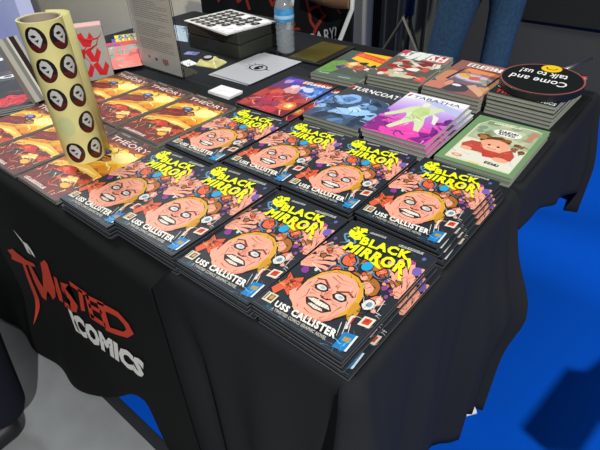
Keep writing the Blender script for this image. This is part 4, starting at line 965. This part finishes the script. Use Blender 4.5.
# ------------------------------------------------------------------ people
def skin(name, pts, edges, m, parent, root=0, sub=2):
    me = bpy.data.meshes.new(name); me.from_pydata([p[0] for p in pts], edges, [])
    o = new_obj(name, me, parent); md = o.modifiers.new('skin', 'SKIN'); md.use_smooth_shade = True
    for i, p in enumerate(pts):
        sv = me.skin_vertices[0].data[i]; r = p[1]; sv.radius = (r, r) if not isinstance(r, tuple) else r; sv.use_root = (i == root)
    sb = o.modifiers.new('sub', 'SUBSURF'); sb.levels = sub; sb.render_levels = sub
    me.materials.append(m)
    return o
def chain(lst): return lst, [(i, i + 1) for i in range(len(lst) - 1)]
def person(x, y, rz, label, legs, torso_m, leg_m, shoe_m, arms='down', coat=None, hand_m=None):
    """standing adult facing local -y; legs = list of two chains hip-knee-ankle in local coords"""
    p = empty('person', (x, y, 0), rz, label, 'person')
    pts = [((0, 0, 1.02), .10), ((0, .01, 1.10), .10), ((0, .01, 1.27), .115), ((0, .01, 1.42), .10), ((0, 0, 1.50), .06), ((0, -.01, 1.57), .055), ((0, -.02, 1.66), .085), ((0, -.02, 1.74), .08)]
    ed = [(i, i + 1) for i in range(7)]
    for s in (-1, 1):
        b = len(pts); pts += [((.17 * s, .01, 1.42), .06), ((.21 * s, .02, 1.30), .05), ((.23 * s, .03, 1.12), .042), ((.15 * s, -.22, 1.16), .033), ((.125 * s, -.27, 1.17), .028)]
        ed += [(3, b), (b, b + 1), (b + 1, b + 2), (b + 2, b + 3), (b + 3, b + 4)]
    skin('body', pts, ed, M['skin'], p)
    # jumper over the trunk and sleeves
    tp_ = [((0, 0, .99), .145), ((0, .01, 1.08), .150), ((0, .01, 1.12), .148), ((0, .01, 1.28), .168), ((0, .01, 1.42), .145), ((0, 0, 1.49), .075)]
    te = [(i, i + 1) for i in range(5)]
    for s in (-1, 1):
        b = len(tp_); tp_ += [((.175 * s, .01, 1.425), .075), ((.215 * s, .02, 1.30), .066), ((.235 * s, .03, 1.12), .057), ((.15 * s, -.20, 1.16), .045)]
        te += [(4, b), (b, b + 1), (b + 1, b + 2), (b + 2, b + 3)]
    skin('jumper', tp_, te, torso_m, p)
    # legs of the trousers as one garment
    lp = [((0, 0, 1.04), (.14, .11)), ((0, 0, .96), (.14, .11))]; le = [(0, 1)]
    for L in legs:
        b = len(lp); lp += L; le += [(1, b)] + [(b + i, b + i + 1) for i in range(len(L) - 1)]
    skin('trousers', lp, le, leg_m, p)
    for L in legs:
        ax, ay, az = L[-1][0]
        s_, e_ = chain([((ax, ay + .03, .05), (.042, .045)), ((ax, ay - .06, .045), (.045, .04)), ((ax, ay - .15, .032), (.045, .03)), ((ax, ay - .19, .03), (.03, .022))]); skin('shoe', s_, e_, shoe_m, p)
    # hair cap, face
    mb = MB(); n = 24; vs = []; 
    for j in range(9):
        ph = pi * .52 * j / 8
        for i in range(n):
            t = 2 * pi * i / n; vs.append((.094 * sin(ph) * cos(t), .012 + .108 * sin(ph) * sin(t), 1.715 + .118 * cos(ph)))
    mb.add(vs, [(j * n + i, j * n + (i + 1) % n, (j + 1) * n + (i + 1) % n, (j + 1) * n + i) for j in range(8) for i in range(n)]); mb.build('hair', M['hair'], p, smooth=True, solid=.01)
    for s in (-1, 1):
        MB().lathe([(0, -.011), (.008, -.008), (.011, 0), (.008, .008), (0, .011)], 12).build('eye', M['eye'], p, smooth=True, loc=(.032 * s, -.098, 1.69))
        # hands: palm and five fingers
        hx, hy_, hz = .12 * s, -.30, 1.16
        hp = [((hx, hy_, hz), .022), ((hx, hy_ - .015, hz - .045), (.02, .032)), ((hx, hy_ - .022, hz - .08), (.014, .034))]; he = [(0, 1), (1, 2)]; skin('palm', hp, he, M['skin'], p, sub=1)
        for k in range(4):
            fy = hy_ - .05 + .018 * k; fl = (.062, .072, .078, .066)[k]
            f_, e_ = chain([((hx, fy, hz - .075), .0095), ((hx - .004 * s, fy - .004, hz - .082 - fl * .5), .0088), ((hx - .018 * s, fy - .006, hz - .082 - fl), .0075)]); skin('finger', f_, e_, M['skin'], p, sub=1)
        f_, e_ = chain([((hx, hy_ - .03, hz - .03), .012), ((hx - .008 * s, hy_ - .062, hz - .055), .0105), ((hx - .012 * s, hy_ - .07, hz - .088), .009)]); skin('thumb', f_, e_, M['skin'], p, sub=1)
    return p
# facing the table from behind it (local -y is towards the camera)
JX, JY = -.315, 1.66
jp = person(JX, JY, 0, 'person in blue jeans standing behind the table, seen from the thighs down to the table', [
    [((-.09, 0, .88), .095), ((-.115, -.01, .74), .083), ((-.15, -.03, .52), .068), ((-.16, .0, .32), .066), ((-.17, .02, .10), .062)],
    [((.085, .02, .88), .084), ((.075, .02, .74), .066), ((.075, .0, .52), .060), ((.095, .03, .32), .06), ((.10, .05, .10), .058)]], M['sweater'], M['jeans'], M['shoe'])
jp.scale = (.94, .98, 1.08)
person(-.850, -.205, 0, 'person in dark navy trousers standing at the front left of the table', [
    [((-.095, 0, .86), .095), ((-.098, 0, .70), .088), ((-.10, -.005, .50), .076), ((-.10, .01, .30), .07), ((-.10, .02, .08), .07)],
    [((.095, 0, .86), .095), ((.105, .01, .70), .088), ((.115, .02, .50), .078), ((.11, .0, .30), .074), ((.10, -.02, .075), .072)]], M['navycloth'], M['navycloth'], M['shoe'])

# added board out of view at right, outlined to throw the carpet shadow
KEY = Vector((3.6, -1.9, 4.1))
sh = [(.361, .681), (.401, .967), (.437, .985), (.452, 1.0), (.480, 1.09), (.60, 1.05), (.52, .86), (.498, .709), (.43, .66)]
px = 1.02
pl = []
for fx, fy in sh:
    t = (px - fx) / (KEY.x - fx); q = Vector((fx, fy, 0)).lerp(KEY, t); pl.append((q.y, q.z))
sg = empty('shadow_board', (px, .35, 0), 0, 'added board on a stand, out of view at right, shaped for the carpet shadow', 'sign')
mb = MB(); n = len(pl)
mb.add([(0, y - .35, z) for y, z in pl] + [(.012, y - .35, z) for y, z in pl], [tuple(range(n)), tuple(range(2 * n - 1, n - 1, -1))] + [(i, (i + 1) % n, n + (i + 1) % n, n + i) for i in range(n)]); mb.build('board', M['blackplastic'], sg)
yc = sum(p[0] for p in pl) / n - .35; zc = sum(p[1] for p in pl) / n
MB().tube([(.022, yc, .012), (.022, yc, zc)], .009, 10).build('pole', M['metal'], sg, smooth=True); MB().lathe([(0, 0), (.12, 0), (.12, .008), (.01, .014), (0, .014)], 32, (.022, yc)).build('base', M['metal'], sg)

# ------------------------------------------------------------------ light
def spot(name, loc, target, power, rad, ang, col=(1, 1, 1)):
    l = bpy.data.lights.new(name, 'SPOT'); l.energy = power; l.shadow_soft_size = rad; l.spot_size = radians(ang); l.spot_blend = .5; l.color = col
    o = bpy.data.objects.new(name, l); C.objects.link(o); o.location = loc; o.rotation_euler = (Vector(target) - Vector(loc)).to_track_quat('-Z', 'Y').to_euler(); return o
def area(name, loc, target, power, sx, sy, col=(1, 1, 1)):
    l = bpy.data.lights.new(name, 'AREA'); l.energy = power; l.shape = 'RECTANGLE'; l.size = sx; l.size_y = sy; l.color = col
    o = bpy.data.objects.new(name, l); C.objects.link(o); o.location = loc; o.rotation_euler = (Vector(target) - Vector(loc)).to_track_quat('-Z', 'Y').to_euler(); return o
spot('hall_lamp', KEY, (-.1, .6, .6), 1330, .05, 60, (1, .98, .95))
area('ceiling_fill', (-.8, .2, 4.2), (-.6, .6, .7), 30, 1.6, 1.0, (.96, .98, 1))
area('ceiling_fill', (-3.5, 1.0, 4.2), (-2.5, 2.6, .7), 150, 1.6, 1.0, (.96, .98, 1))  # extra fill, added to brighten the walls and curtains at back left

w = bpy.data.worlds.new('hall_air'); scene.world = w; w.use_nodes = True
bg = w.node_tree.nodes['Background']; bg.inputs['Color'].default_value = (.95, .98, 1, 1); bg.inputs['Strength'].default_value = .10

# ------------------------------------------------------------------ camera
cam = bpy.data.cameras.new('camera'); co = bpy.data.objects.new('camera', cam); C.objects.link(co); scene.camera = co
cam.sensor_width = 36; cam.lens = 483.417 / 600 * 36; cam.clip_start = .02; cam.clip_end = 60
Rm = Matrix(((.77136862, -.36344845, .52239418), (.6355369, .48240248, -.60281067), (-.03291364, .79699, .60309504)))
co.matrix_world = Matrix.Translation((.3866064, -.2525515, TZ + .5501933)) @ Rm.to_4x4()
scene.view_settings.view_transform = 'Standard'; scene.view_settings.look = 'None'; scene.view_settings.exposure = 0; scene.view_settings.gamma = 1
scene.view_settings.use_curve_mapping = False
